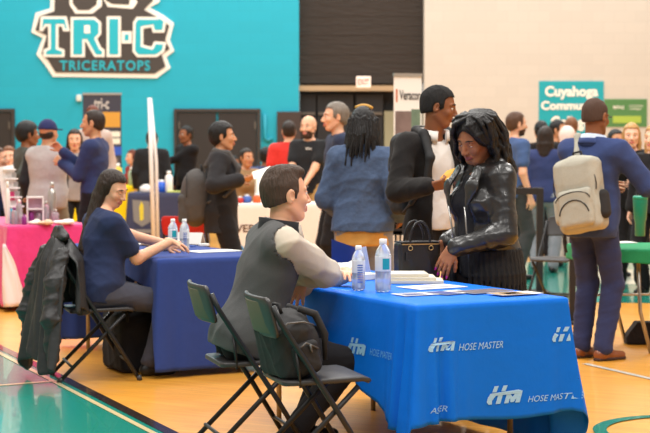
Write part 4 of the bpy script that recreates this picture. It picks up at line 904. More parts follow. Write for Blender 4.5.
jar('jar', 'slim white tube standing at the left of the pink table', 7.5, 222, yb + .24, .022, .38, WHP); jar('jar', 'clear jar right of the white tube on the pink table', 14, 222, yb + .16, .028, .15, CLJ, PUR)
jar('jar', 'tall silver pump bottle at the right of the pink table', 52, 222, yb + .50, .038, .37, SIL, SIL); jar('jar', 'short clear jar in front of the silver pump bottle', 55, 222, yb + .42, .034, .12, CLJ, SIL)
jar('jar', 'clear bottle between the display case and the silver bottle', 46, 222, yb + .42, .026, .20, CLJ, SIL); jar('jar', 'light blue bottle beside the white tube', 11, 222, yb + .32, .022, .16, TEJ)
dc = empty('display_case', (xz(35, yb + .42), yb + .42, ZPC), .2, 'white framed display case with jars on the pink table', 'display case')
for x in (-.07, .07): boxo('side_frame', (x, 0, .12), (.014, .10, .24), WHP, dc)
for z in (.008, .13, .236): boxo('shelf', (0, 0, z), (.15, .10, .014), WHP, dc)
boxo('back_panel', (0, .048, .12), (.15, .004, .24), mat('case_pink', rgb(216, 170, 190), .5), dc)
for x in (-.035, .035): lathe('sample_jar', [(.02, .016), (.024, .02), (.024, .09), (.015, .1)], PUR if x < 0 else CLJ, dc, 12, (x, 0, 0)); 
ds = empty('display_rack', (xz(13, yb + .65), yb + .62, ZPC), .3, 'tall white tiered display rack with small cards on the pink table', 'display rack')
boxo('back_panel', (-.02, .03, .26), (.15, .012, .52), WHP, ds, rot=Matrix.Rotation(rad(-9), 3, 'Y'))
for i in range(6): boxo('tier', (.035 - i * .012, -.01, .06 + i * .085), (.17 - i * .012, .07, .012), WHP, ds); 
for i in range(5): boxo('sample_card', (.07 - i * .014, -.03, .095 + i * .085), (.04, .008, .045), mat('sample_pink', rgb(214, 120, 160), .5) if i == 1 else SIL, ds)
boxo('pink_label', (-.02, .012, .24), (.08, .01, .08), mat('label_pink', rgb(214, 60, 120), .5), ds)
for i, (px, dy_, w_, lab, c_) in enumerate(((44, .10, .14, 'tan sample bag lying nearest the edge of the pink table', (206, 170, 140)), (62, .20, .20, 'white crumpled pouch at the right end of the pink table', (228, 220, 220)), (33, .12, .12, 'pale pouch lying left of the tan sample bag', (222, 206, 196)))):
    o = fobj('sample_pouch', Field().ell((0, 0, .015), (w_ / 2, .05, .022), .01).ell((w_ * .25, .01, .02), (w_ / 4, .04, .026), .02).cut((0, 0, 0), (0, 0, -1)), .005, mat('pouch_%d' % i, rgb(*c_), .5), None, (.005, 40, i)); o.location = (xz(px, yb + dy_), yb + dy_ + .05, ZPC); tag(o, lab, 'pouch', 'sample pouches')
# ---- things on the far navy/slate table, white table
zs = at(325, 193, 22.6).z + .006
def small(name, label, px, Y, z, r_, h, m, cat, sh='jar'):
    r = empty(name, (xz(px, Y), Y, z), 0, label, cat); lathe('body', [(r_ * .9, 0), (r_, .01), (r_, h * .75), (r_ * .5, h * .85)], m, r, 14); lathe('lid', [(r_ * .55, h * .84), (r_ * .55, h), (r_ * .4, h + .003)], CAPW, r, 12); return r
small('tumbler', 'blue cup on the slate navy table beside the white bottle', 161, 22.85, zs, .09, .17, mat('cup_blue', rgb(30, 90, 200), .4), 'cup'); small('spray_bottle', 'white bottle at the right of the blue cup', 169, 22.8, zs, .055, .30, WHP, 'bottle')
small('jar', 'low white tub left of the blue cup', 146, 22.75, zs, .09, .11, WHP, 'tub'); 
o = boxo('yellow_card', (xz(176, 22.7), 22.75, zs + .01), (.25, .15, .02), mat('card_lime', rgb(206, 214, 110), .5), bevel=.004); tag(o, 'lime yellow card at the right of the slate navy table', 'card')
zy = at(325, 186, 24.6).z + .006
small('spray_bottle', 'yellow bottle on the yellow table behind the seated woman', 117, 24.8, zy, .08, .34, mat('bottle_yellow', rgb(224, 190, 60), .4), 'bottle'); small('spray_bottle', 'pale green bottle beside the yellow bottle', 132, 24.8, zy, .06, .28, mat('bottle_pale_green', rgb(150, 170, 150), .4), 'bottle')
small('jar', 'white tub on the yellow table left of the yellow bottle', 103, 24.75, zy, .09, .22, WHP, 'tub')
zw = at(325, 204, YV).z + .006
small('jar', 'small blue tub on the white table beside the orange one', 247, YV + .25, zw, .05, .09, LBB, 'tub'); small('jar', 'small orange tub on the white table', 257, YV + .25, zw, .045, .10, mat('tub_orange', rgb(222, 96, 40), .5), 'tub'); small('jar', 'small red tub on the white table beside the man\'s head', 240, YV + .2, zw, .04, .07, mat('tub_red', rgb(190, 50, 40), .5), 'tub')
tent('white folded card on the white table behind the man\'s head', (xz(264, YV + .35), YV + .45, zw), .20, .34, .2, PAP, PAP)
# ---- black rack with brochures behind the denim jacket
YR = 12.6; zr = at(325, 217, YR).z; rk = empty('brochure_rack', (xz(392, YR), YR, 0), 0.05, 'black shelf rack of upright brochures beside the woman in denim', 'rack')
RB = mat('rack_black', rgb(34, 30, 30), .5); hw = xz(415, YR) - xz(392, YR)
boxo('top_shelf', (0, .15, zr), (2 * hw, .34, .035), RB, rk, bevel=.004); boxo('bottom_shelf', (0, .15, zr - .42), (2 * hw, .34, .03), RB, rk); boxo('back_panel', (0, .31, zr / 2), (2 * hw, .02, zr), RB, rk); boxo('middle_shelf', (0, .15, zr - .10), (2 * hw, .30, .02), RB, rk)
for s in (-1, 1): boxo('side_panel', (s * hw, .15, zr / 2), (.03, .34, zr), RB, rk)
for i in range(8):
    o = boxo('brochure_book', (xz(392, YR) - hw + .05 + i * .036, YR + .11, zr - .403 + .13), (.022, .2, .26), mat('book_tan', rgb(196, 176, 150), .6) if i % 2 else mat('book_cream', rgb(214, 202, 184), .6), bevel=.002); tag(o, 'upright %s book number place on rack' % 'x', 'book', 'upright books in the black rack')
    o['label'] = 'cream or tan upright book on the black rack shelf' 
o = boxo('goods_box', (xz(386, YR), YR + .12, zr + .045), (.14, .12, .05), mat('box_red', rgb(188, 40, 44), .5), bevel=.004); tag(o, 'red box on top of the black rack', 'box'); o = boxo('goods_box', (xz(391, YR) , YR + .13, zr + .088), (.12, .10, .032), PAP, bevel=.004); tag(o, 'white packet lying on the red box', 'packet')
o = boxo('orange_folder', (xz(380, 10.2), 10.2, .60), (.05, .02, .30), mat('folder_orange', rgb(214, 84, 44), .5)); bpy.data.objects.remove(o)
# ---- banners on stands
def banner(name, label, px0, py0, px1, Y, mats_, ang, label_items, lm, blocks, htilt=0, slim=False):
    zt = at(325, py0, Y).z; x = xz((px0 + px1) / 2, Y); w = (xz(px1, Y) - xz(px0, Y)) / math.cos(ang); r = empty(name, (x, Y, 0), ang, label, 'banner')
    boxo('base', (0, 0, .04), (w + .04, .22, .08), SIL, r, bevel=.01); boxo('top_rail', (0, 0, zt), (w, .03, .035), SIL, r); tubeo('support_pole', [(0, .03, .06), (0, .03, zt)], .012, SIL, r, 8)
    boxo('banner_sheet', (0, 0, (zt + .1) / 2), (w - .01, .008, zt - .1), mats_, r)
    k = zt - .1
    lettering('lettering', [text2d(t, (a - .5) * w, zt - c * k, (b - .5) * w, zt - d * k, bold=.02) for t, a, b, c, d in label_items], lm, r, lambda x_, y_: (x_, -.008, y_))
    for (a, b, c, d, m) in blocks: boxo('printed_panel', ((a + b - 1) / 2 * w, -.0045, zt - (c + d) / 2 * k), ((b - a) * w, .003, (d - c) * k), m, r)
    return r
PHT = mat('banner_photo', rgb(120, 100, 96), .6, var=.8, vscale=5); DKG = mat('banner_dark', rgb(58, 58, 72), .6)
banner('rollup_banner', 'white Veracor banner on a stand right of the denim jacket woman', 393, 75, 422, 17.0, mat('banner_white', rgb(236, 230, 224), .6), .35, [('Veracor', .20, .94, .125, .075)], mat('banner_black', rgb(38, 34, 34), .5), [(.06, .62, .18, .75, PHT), (.62, .94, .17, .75, mat('banner_green_photo', rgb(110, 130, 110), .6, var=.4)), (.08, .14, .07, .135, mat('banner_orange_bar', rgb(190, 100, 60), .6))])
banner('rollup_banner', 'dark roll-up banner with orange and blue bands under the blue wall', 83, 94, 122, 25.6, DKG, 0, [('tri-c', .30, .68, .11, .03)], mat('banner_grey_text', rgb(196, 190, 186), .5), [(.50, .96, .13, .24, mat('band_orange', rgb(206, 150, 60), .6)), (.48, .96, .27, .31, PAP), (.48, .96, .32, .36, PAP), (.40, 1, .38, .44, mat('band_blue', rgb(48, 84, 190), .6)), (.1, .9, .46, .95, PHT)])
YPL = 21.6; pr_ = empty('display_pole', (xz(154, YPL), YPL, 0), 0, 'pair of tall leaning white poles behind the slate table', 'pole'); zt = at(150, 98, YPL).z
tubeo('pole', [(xz(150, YPL) - xz(154, YPL), 0, zt), (xz(151.5, YPL) - xz(154, YPL), 0, zt * .55), (-.0, 0, 0)], .028, WHP, pr_); tubeo('pole', [(xz(150.5, YPL) - xz(154, YPL), 0.02, zt), (.03, 0.02, zt * .6), (.05, 0.02, 0)], .022, WHP, pr_); lathe('foot_plate', [(.16, 0), (.16, .02), (.05, .03)], SIL, pr_)
# ---- black frame (retractable barrier / stand) behind the leather jacket and by the suit
YF = 15.9; fr_ = empty('black_stand', (xz(540, YF), YF, 0), 0, 'black upright frame behind the folding chair', 'stand')
zt = at(325, 188, YF).z; boxo('post', (0, 0, zt / 2), (.065, .065, zt), RB, fr_, bevel=.005); boxo('top_bar', (-.16, 0, zt - .03), (.36, .06, .07), RB, fr_, bevel=.005); boxo('post', (-.33, 0, zt / 2), (.06, .06, zt), RB, fr_); boxo('base_plate', (-.16, 0, .015), (.50, .34, .03), RB, fr_)
fr2 = empty('black_stand', (xz(573, 13.2), 13.2, 0), 0, 'black post just left of the blue-suited man\'s legs', 'stand'); zt = at(325, 236, 13.2).z; boxo('post', (0, 0, zt / 2), (.05, .05, zt), RB, fr2, bevel=.005); boxo('base_plate', (0, 0, .012), (.28, .28, .024), RB, fr2)
# ---- green tumbler and things on the green table
ZGC = ZG + .0065; tg = flat_at(640, 236, ZGC); t_ = empty('tumbler', tg, rad(60), 'large green travel tumbler with handle on the green table', 'tumbler'); GT = mat('tumbler_green', rgb(14, 122, 92), .35, coat=.3)
k = 1.25; lathe('cup', [(.030 * k, 0), (.032 * k, .004), (.034 * k, .09 * k), (.040 * k, .11 * k), (.046 * k, .20 * k), (.047 * k, .235 * k), (.046 * k, .24 * k)], GT, t_); lathe('lid', [(.048 * k, .236 * k), (.048 * k, .252 * k), (.040 * k, .258 * k)], mat('tumbler_lid', rgb(30, 150, 120), .3), t_)
tubeo('handle', [(.044 * k, 0, .21 * k), (.085 * k, 0, .205 * k), (.088 * k, 0, .15 * k), (.078 * k, 0, .10 * k), (.038 * k, 0, .10 * k)], .009, GT, t_); tubeo('straw', [(.01, 0, .25 * k), (.014, 0, .33 * k)], .004, CAPW, t_)
p = flat_at(618, 243, ZGC); slabo('paper_sheet', (p.x, p.y + .05, ZGC), (.26, .18, .004), .2, PAP, 'white paper on the green table left of the tumbler', 'paper', bevel=0)
# black triangular bag on the floor at the right
gb_ = ground(641, 345); o = fobj('floor_bag', Field().bx((0, 0, .085), (.13, .07, .085), .02, .01).cut((-.10, 0, .10), (-1, 0, .75)).cut((.10, 0, .20), (1, 0, .35)).cut((0, 0, 0), (0, 0, -1)), .006, cloth('bag_black_cloth', 32, 28, 28), None, (.003, 20, 4)); o.location = gb_ + Vector((.02, .06, 0)); tag(o, 'black wedge-shaped bag on the wooden floor at the right edge', 'bag')
# ---- black bag under the seated woman's chair
bb = empty('tote_bag', (-1.26, 10.42, 0), AU, 'black tote bag on the floor under the navy table', 'bag'); BC = cloth('black_canvas', 26, 24, 26)
fobj('bag_body', Field().bx((0, 0, .20), (.15, .20, .20), .05, .01).ell((.0, -.04, .30), (.13, .2, .12), .05).cut((0, 0, 0), (0, 0, -1)), .009, BC, bb, (.008, 12, 3)); tubeo('strap', [(-.10, -.18, .30), (-.12, -.22, .42), (-.02, -.22, .48), (.08, -.2, .42), (.10, -.18, .3)], .010, BC, bb)
# ---- coat over the chair back (thick cloth hanging on both sides)
CT = mat('coat_dark', rgb(46, 45, 46), .5, bump=(22, .5, .01), sheen=.0, var=.15, vscale=12); ct = empty('coat', (C3[0], C3[1], 0), AU + math.pi / 2, 'dark grey coat draped over the back of the seated woman\'s chair', 'coat')
rsn = random.Random(5)
def coat_sheet(name, yb0, side, zlo, wk, th=.03):
    bm = bmesh.new(); nu, nv = 56, 34; rows = []
    for j in range(nv):
        v = j / (nv - 1); row = []; wd_ = .12 + .13 * min(1, v * 4) ** .6 + .07 * v * wk
        for i in range(nu):
            u = i / (nu - 1) * 2 - 1; ph = u * 7.5 + .8 * math.sin(u * 3 + v * 2)
            fold = (.010 + .026 * v) * math.sin(ph * 1.6 + 1.0) + .012 * v * math.sin(ph * 3.7 + v * 5)
            z = .905 - .085 * abs(u) ** 2.2 - (.905 - zlo) * v + (.045 * math.sin(u * 5 + 1) + .02 * math.sin(u * 13)) * v
            y = yb0 + side * (.015 + .05 * min(1, v * 5) + .10 * v * wk) + fold - side * .05 * abs(u) ** 3
            row.append(bm.verts.new((u * wd_, y, z)))
        rows.append(row)
    for a, b in zip(rows, rows[1:]):
        for i in range(nu - 1): bm.faces.new((a[i], a[i + 1], b[i + 1], b[i]))
    o = bm_obj(name, bm, CT, ct, True); md = o.modifiers.new('s', 'SOLIDIFY'); md.thickness = th; md.offset = 0; md = o.modifiers.new('b', 'SUBSURF'); md.levels = md.render_levels = 1; return o
coat_sheet('coat_body', .245, 1, .15, 1.0, .02); coat_sheet('coat_front', .215, -1, .50, .2, .014)
for s, zl in ((-1, .18), (1, .24)):
    f = Field().chain([(s * .15, .27, .80), (s * .20, .33, .62), (s * .235, .37, .42), (s * .225, .36, zl)], [.050, .060, .056, .048], .04); fobj('coat_sleeve', f, .009, CT, ct, (.010, 22, 3 + s, (1, 1, 1.6)))
fobj('collar', Field().chain([(-.09, .22, .905), (-.03, .235, .950), (.03, .24, .945), (.08, .225, .90)], [.018, .022, .022, .016], .01).ell((0, .24, .90), (.13, .035, .03), .03), .005, CT, ct, (.004, 30, 2))
# ---- black backpack on the nearest chair
BPB = mat('backpack_black', rgb(34, 33, 34), .75, bump=(50, .4, .004), var=.2, vscale=20); zipm = mat('zip_grey', rgb(96, 94, 92), .4, .4)
bp = empty('backpack', (C2[0], C2[1], .452), AU + math.pi / 2, 'full black backpack standing on the nearest folding chair', 'backpack')
LB = Rx(rad(-14)); K8 = .74; LX = lambda *p: LB @ (np.array(p, float) * K8) + np.array([.0, .10, 0])
f = Field(); f.xf(LB * K8, (0, .10, 0)); S8 = np.eye(3) / K8; r8 = lambda *p: np.array(p) * K8
f.bx((0, .01, .17), r8(.19, .12, .18), .055, .03, S8).ell((0, -.03, .25), r8(.16, .12, .15), .05, S8); f.bx((0, -.10, .13), r8(.15, .08, .13), .05, .03, S8); f.xf().cut((0, 0, 0.0), (0, 0, -1)); fobj('bag_body', f, .006, BPB, bp, (.007, 18, 2))
f = Field().xf(LB * K8, (0, .10, 0)).bx((-.185, -.03, .12), r8(.035, .09, .10), .03, .02, S8); f.xf().cut((0, 0, 0.005), (0, 0, -1)); fobj('front_pocket', f, .005, BPB, bp, (.004, 20, 4))
tubeo('zip', [LX(-.165, -.13, .29), LX(-.185, -.06, .33), LX(-.18, .04, .35), LX(-.165, .10, .30)], .004, zipm, bp); tubeo('zip', [LX(-.222, -.10, .16), LX(-.224, -.03, .215), LX(-.222, .03, .19)], .004, zipm, bp); tubeo('zip_pull', [LX(-.228, -.05, .20), LX(-.23, -.05, .15)], .005, zipm, bp)
for s in (-1, 1): tubeo('shoulder_strap', [LX(s * .07, -.10, .39), LX(s * .09, -.19, .33), LX(s * .11, -.215, .2), LX(s * .11, -.18, .05)], [.015, .018, .016, .010], BPB, bp)
tubeo('handle', [LX(-.04, .0, .385), LX(-.035, .0, .44), LX(.035, 0, .44), LX(.04, 0, .385)], .008, BPB, bp)
# ------------------------------------------------------------------ the people
C_ = cloth
BLKF = C_('fabric_black', 27, 25, 27); CHAR = C_('fabric_charcoal', 62, 62, 62); NAVYF = C_('fabric_navy', 40, 50, 92); KHAKI = C_('fabric_khaki', 172, 136, 84); JEAN = C_('denim_pale', 138, 140, 148, bump=60); DEN = C_('denim_blue', 72, 88, 116, var=.22, bump=40)
SHB = mat('shoe_black', rgb(24, 22, 22), .35); SHBR = mat('shoe_brown', rgb(134, 74, 40), .32, coat=.3); TRB = dict(m=BLKF); SB = dict(m=SHB)
# man in the grey vest, seated at the blue table
VEST = mat('vest_grey_knit', rgb(78, 78, 78), .9, bump=(160, .35, .003), var=.08, vscale=60, sheen=.05); SHT = C_('shirt_stone', 200, 188, 172, var=.05, bump=10)
ux, uy = U; fwd = np.array([ux, uy, 0]); pel = (-.370, 7.65)
A1 = person('man in grey vest seated at the blue table, arms folded on its edge', pel, (.965, .26), H=1.80, skin_='light', q=2, seated=True, lean=19, head=(12, -2, 0), headfwd=-.005, heads=1.15,
            Rr=(-.105, 7.93, .815, 'w'), hintR=(-.3, -.75, -.35), L=(.10, 8.06, .825, 'w'), hintL=(-.2, .3, -1, 'w'), hR=dict(d=(-.35, -.12, -1, 'w'), n=(-.35, -1, .1, 'w'), curl=8, spread=9, sc=1.05), hL=dict(d=(.2, -1, -.1, 'w'), n=(0, 0, 1, 'w'), curl=15),
            feet=((.12, -.30, .085), (-.12, -.18, .085)), top=dict(m=SHT, e=.026, sleeve=.94, hem=-.02, collar=.050, gap=.5, fold=True, name='shirt', w=.008, ws=17), top2=dict(m=VEST, e=.040, armhole=.074, sleeve=0, hem=-.10, collar=.060, cr=.082, gap=.9, fold=False, cm=C_('vest_collar_dark', 44, 44, 46), name='vest', w=.005, ws=10),
            legs=dict(m=BLKF, e=.012, e1=.02), shoe=dict(m=SHB), hair='quiff', hm=hairm('hair_brown_short', 70, 54, 44, .6), beard=None, wide=.99, hairp=dict(t=-.001, zf=.074, zb=-.05))
# woman in navy seated at the navy table
A2 = person('woman in navy t-shirt seated at the navy table reaching across it', (-1.43, 10.08), (ux, uy), H=1.66, fem=True, skin_='light', q=2, seated=True, lean=6, head=(-54, 22, -4), headfwd=.03, wide=1.10, belly=.02,
            Rr=(-.99, 10.20, .85, 'w'), hintR=(-.4, -.2, -1, 'w'), armk=1.05, L=(-1.02, 10.62, .80, 'w'), hR=dict(d=(1, .25, -.35, 'w'), n=(0, 0, 1, 'w'), curl=22), feet=((.1, -.33, .085), (-.1, -.30, .085)),
            top=dict(m=C_('tee_navy', 40, 50, 82, var=.1), sleeve=.62, e=.018, hem=-.08, w=.006, ws=14), legs=dict(m=C_('trouser_slate', 68, 68, 78), e=.014, e1=.02), shoe=SB, hair='longback', hm=HBR, hairp=dict(len=.42, bk=.34, fw=.004, up=.004))
# woman in the leather jacket
LEA = mat('leather_black', rgb(34, 33, 33), .32, spec=.6, bump=(45, .35, .005), coat=.2); FUR = mat('black_fringe', rgb(20, 19, 20), .8, bump=(120, .9, .01), aniso=(1, 1, .15), var=.3, vscale=40)
pw_ = (.875, 8.66)
A3 = person('woman in black leather jacket with long wavy hair looking down at the blue table', pw_, (-.84, -.54), H=1.625, fem=True, skin_='dark', q=2, lean=3, head=(10, 24, 4), headfwd=.035, heads=1.14, wide=1.08, belly=.02, armk=1.16,
            L=(.680, 8.42, .925, 'w'), hintL=(1, -.15, -.35, 'w'), Rr=(.66, 8.75, .93, 'w'), hintR=(-.2, .8, -.6), hL=dict(d=(-.50, -.10, -1, 'w'), n=(-.30, -.95, .1, 'w'), curl=14, spread=4, sc=1.0), hR=dict(curl=40),
            top=dict(m=C_('top_black_knit', 32, 31, 34, bump=60), e=.012, sleeve=0, hem=-.12, neck=.47, w=.003), top2=dict(m=LEA, e=.024, sleeve=.93, hem=-.10, hy=0, neck=.535, crew=True, collar=.035, gap=.75, cr=.078, v=(-.14, .095, .055), name='leather_jacket', w=.007, ws=17),
            legs=dict(m=C_('trouser_dark_brown', 58, 48, 44), e=.014, e1=.02), shoe=SB, hair='wavy', hm=HB, hairp=dict(len=.42, fw=.004, up=-.0))
def onp(P, pts): return [P['W'](p) - P['o'] for p in pts]
def child_field(P, name, f, h, m, wr=None): return fobj(name, f, h, m, P['root'], wr)
T3, P3 = A3['T'], A3['P0']
for s in (1, -1):                                       # wide lapels and zip edges
    f = Field().xf(T3, P3); f.chain([(s * .085, -.105, .46), (s * .105, -.165, .38), (s * .075, -.190, .26)], [.030, .040, .008], .02, (s * .3, -1, .2, .35)); child_field(A3, 'lapel', f, .006, LEA, (.002, 30, 1))
    tb = [T3 @ np.array(p) + P3 for p in ((s * .070, -.190, .27), (s * .062, -.175, .12), (s * .060, -.165, -.04))]; tubeo('zip', tb, .005, mat('zip_silver', rgb(170, 168, 164), .3, .9), A3['root'], 8)
f = Field().xf(T3, P3); f.cap((-.09, .03, .485), (.09, .03, .485), .055, .055, .03, (0, 0, 1, .8)); child_field(A3, 'jacket_collar', f, .008, LEA, (.004, 25, 1))
f = Field().xf(T3, P3)                                   # long black fringe hanging below the jacket
for i in range(38):
    an = rad(20) + rad(320) * i / 37; an2 = an - math.pi / 2; x = .205 * math.cos(an2); y = .165 * math.sin(an2); f.chain([(x * .95, y, .02), (x * 1.06, y * 1.1, -.10), (x * 1.10, y * 1.15, -.27 + .04 * math.sin(i * 2.7))], [.016, .014, .008], .006)
child_field(A3, 'fringe_hem', f, .007, FUR)
hand_c = A3['tips'][1]; NAIL = mat('nail_pink', rgb(226, 36, 150), .25, coat=.5)
for p, v, n in hand_c:
    f = Field(); f.cap(p + n * .003, p + n * .003 + v * .016, .0068, .0042, .004, (*n, .6)); child_field(A3, 'fingernail', f, .0022, NAIL)
er = A3['hc'] + A3['Rh'] @ np.array([.083, .012, -.05]); tubeo('earring', [er + np.array([0, .014 * math.cos(t), .018 * math.sin(t)]) for t in np.linspace(0, 6.28, 13)], .002, MATS['zip_silver'], A3['root'], 6)
# man with the black backpack
WSH = C_('shirt_white', 226, 220, 214, var=.04, bump=12); JKB = C_('jacket_black', 31, 28, 27, var=.15)
A4 = person('man in black jacket and white shirt with a black backpack, holding a yellow paper', (.67, 9.75), (.45, -.89), H=1.84, skin_='brown', q=2, head=(56, 10, 0), headfwd=.02, heads=1.03, wide=1.02,
            Rr=(.60, 9.34, 1.225, 'w'), hintR=(-.6, .1, -1, 'w'), L=(.95, 9.45, 1.10, 'w'), hR=dict(d=(1, -.10, .15, 'w'), n=(.1, -.75, -.6, 'w'), curl=38, thumb=20), hL=dict(curl=30),
            top=dict(m=WSH, e=.008, sleeve=0, hem=-.04, collar=.050, w=.005), top2=dict(m=JKB, e=.027, sleeve=.95, hem=-.16, v=(-.3, .125, .125), name='jacket', neck=.52, w=.008, ws=11), legs=dict(m=BLKF, e=.012), shoe=SB, hair='crop', hm=mat('hair_black_crop', rgb(20, 17, 16), .85, bump=(160, .6, .004)), hairp=dict(t=.006, zf=.072, zb=-.05))
def backpack(label, P, m, m2, dy=.10, dz=.12, dx=0.0, w=.155, h=.24, d=.08, roll=0, q=.007, strapm=None, straps=(1, -1), extra=None, tilt=0, soft=False):
    """worn backpack, parented parts under its own Empty, placed in the wearer's frame"""
    a = P['root'].rotation_euler[2]; R_ = Ry(rad(roll)) @ Rx(rad(tilt)); back = P['T'] @ np.array([dx, dy + .115, dz + .17]) + P['P0']; wl = P['W'](back); r = empty('backpack', wl, a, label, 'backpack')
    f = Field().xf(R_); f.bx((0, 0, 0), (w * (.84 if soft else 1), d * (.7 if soft else 1), h * (.8 if soft else 1)), .055, .03).ell((0, .01, h * .45), (w * .96, d * .95, h * .62), .05)
    if soft: f.ell((0, .02, -h * .1), (w * 1.05, d * 1.15, h * .95), .05)
    fobj('bag_body', f, q, m, r, (.005, 15, 2))
    f = Field().xf(R_); f.bx((0, d * .95, -h * .36), (w * .80, d * .45, h * .52), .035, .02); fobj('front_pocket', f, q, m, r, (.003, 15, 4))
    f = Field().xf(R_); f.cap((-w * .3, -d * .5, h * 1.0), (w * .3, -d * .5, h * 1.0), .012); X = lambda *p: R_ @ np.array(p, float)
    tubeo('handle', [X(-.035, -d * .4, h * .98), X(-.03, -d * .3, h * 1.20), X(.03, -d * .3, h * 1.20), X(.035, -d * .4, h * .98)], .009, m2, r)
    zp = [X(w * 1.0 * math.cos(t), d * .75, h * .25 + h * .66 * math.sin(t)) for t in np.linspace(-.3, math.pi + .3, 15)]; tubeo('zip', zp, .004, m2, r, 6)
    zp = [X(w * .80 * math.cos(t), d * 1.38, -h * .15 + h * .22 * math.sin(t)) for t in np.linspace(0, math.pi, 11)]; tubeo('zip', zp, .004, m2, r, 6)
    for s in straps:                                     # over the shoulder and under the arm
        loc_ = [np.array(q_) for q_ in ((s * .065, .13, .40), (s * .105, .05, .535), (s * .115, -.06, .515), (s * .125, -.155, .38), (s * .150, -.140, .22), (s * .185, -.04, .12), (s * .15, .12, .06))]
        pts = [P['T'] @ np.array([q_[0] + dx * .5, q_[1], q_[2] * P['s']]) + P['P0'] - back for q_ in loc_]; f = Field()
        f.chain(pts, [.024, .027, .027, .026, .018, .012, .012], .02, (0, .4, .9, 1.0)); fobj('shoulder_strap', f, .007, strapm or m, r)
    if extra: extra(r, X, w, d, h)
    return r
backpack('black backpack worn by the man with the yellow paper', A4, BPB, zipm, dy=.09, w=.17, h=.25, d=.10)
h4 = A4['W'](np.mean([t[0] for t in A4['tips'][-1]], 0)); pc = empty('yellow_card', h4 + np.array([.03, -.03, .025]), -.2, 'folded yellow paper held up by the man with the black backpack', 'paper')
bm = bmesh.new(); YC = mat('paper_yellow', rgb(244, 184, 84), .6)
for pts in (((-.07, 0, -.025), (.06, -.01, .0), (.085, .0, .055), (-.03, .012, .02)),): bm.faces.new([bm.verts.new(p) for p in pts])
bm_obj('card_sheet', bm, YC, pc).modifiers.new('s', 'SOLIDIFY').thickness = .004
bm = bmesh.new(); bm.faces.new([bm.verts.new(p) for p in ((-.07, -.002, -.026), (.06, -.012, -.001), (.05, -.04, -.02), (-.05, -.03, -.036))]); bm_obj('card_sheet', bm, YC, pc).modifiers.new('s', 'SOLIDIFY').thickness = .003
# man in the blue suit
SUIT = C_('suit_blue', 54, 68, 112, var=.08, bump=90, st=.15); GBP = mat('backpack_grey', rgb(172, 168, 154), .85, bump=(220, .5, .003), var=.12, vscale=120); STR = C_('strap_dark', 50, 48, 48)
A5 = person('man in blue suit with a grey backpack seen from behind at the green table', (1.83, 10.95), (.62, .78), H=1.80, skin_='brown', q=2, head=(-4, 8, 2), heads=1.06, wide=1.0, belly=.02, lean=2,
            Rr=(2.33, 11.08, 1.17, 'w'), hintR=(-.6, .3, -.8), L=(2.05, 11.5, 1.20, 'w'), hR=dict(d=(1, .3, 0, 'w'), n=(0, 0, 1, 'w'), curl=20), hL=dict(curl=30), feet=((.09, -.02, .085), (-.10, .02, .085)), toes=(-16, -22), armk=1.05,
            top=dict(m=C_('shirt_pale_blue', 196, 206, 224), e=.008, sleeve=0, hem=-.02, collar=.055), top2=dict(m=SUIT, e=.030, sleeve=.96, hem=-.13, v=(-.2, .07, .03), name='suit_jacket', w=.006, ws=9, collar=.025, flare=.01), legs=dict(m=C_('suit_trousers', 50, 56, 92, var=.08, bump=60, st=.15), e=.014, e1=.032, w=.005), shoe=dict(m=SHBR, sole=mat('sole_dark', rgb(60, 36, 26), .6)),
            hair='crop', hm=mat('hair_cropped_brown', rgb(74, 54, 44), .9, bump=(200, .3, .003)), hairp=dict(zf=.060, zb=-.045, t=.001))
def gbx(r, X, w, d, h):
    boxo('brand_patch', X(.0, d * .78 + .012, h * .62), (.05, .012, .026), STR, r, rot=Matrix.Rotation(0, 3, 'Z'), bevel=.002)
    f = Field(); f.cap(X(w * 1.0, 0, -h * .55), X(w * 1.03, 0, -h * .1), .045, .04, .02); fobj('side_pocket', f, .007, GBP, r)
    f = Field(); f.cap(X(-w * 1.0, 0, -h * .55), X(-w * 1.03, 0, -h * .1), .045, .04, .02); fobj('side_pocket', f, .007, STR, r)
    tubeo('zip', [X(w * .70 * math.cos(t), d * 1.40, -h * .60 + h * .45 * math.sin(t)) for t in np.linspace(.2, math.pi - .2, 11)], .0045, STR, r, 6)
    tubeo('hanging_strap', [X(w * .9, 0, -h * .8), X(w * 1.05, .0, -h * 1.15), X(w * 1.0, .0, -h * 1.45)], .010, STR, r, 8)
backpack('grey fabric backpack worn by the man in the blue suit', A5, GBP, STR, dy=.085, dx=-.02, dz=-.02, w=.165, h=.25, d=.085, roll=11, extra=gbx, straps=(1,), tilt=4)
gl = A5['hc']; GLS = mat('glasses_dark', rgb(30, 26, 26), .3)
for s in (1, -1): tubeo('glasses', [gl + A5['Rh'] @ np.array(p) for p in ((s * .082, .02, .014), (s * .074, -.09, .012), (s * .02, -.112, .010))], .0025, GLS, A5['root'], 6)
# woman in the denim jacket
A6 = person('woman in blue denim jacket with black dreadlocks seen from behind', (xz(363, 10.9), 10.9), (.25, .97), H=1.735, fem=True, skin_='brown', q=2, head=(0, 6, 0), wide=1.12, heads=1.08,
            top=dict(m=C_('sweater_ochre', 206, 156, 84), e=.020, sleeve=0, hem=-.15, flare=.015), top2=dict(m=DEN, e=.038, sleeve=.96, hem=-.055, name='denim_jacket', w=.009, ws=13, collar=.03, flare=.02), legs=dict(m=JEAN, e=.022, e1=.04), shoe=SB, hair='dreads', hm=HB, hairp=dict(len=.30), Rr=(-.24, -.10, 1.0), L=(.22, -.22, 1.02))
bm = bmesh.new(); hb6 = A6['hc']; tubeo('headband', [hb6 + A6['Rh'] @ np.array((.105 * math.cos(t), .02, .03 + .108 * math.sin(t))) for t in np.linspace(1.0, 2.2, 9)], .012, mat('headband_gold', rgb(196, 146, 60), .6), A6['root'])
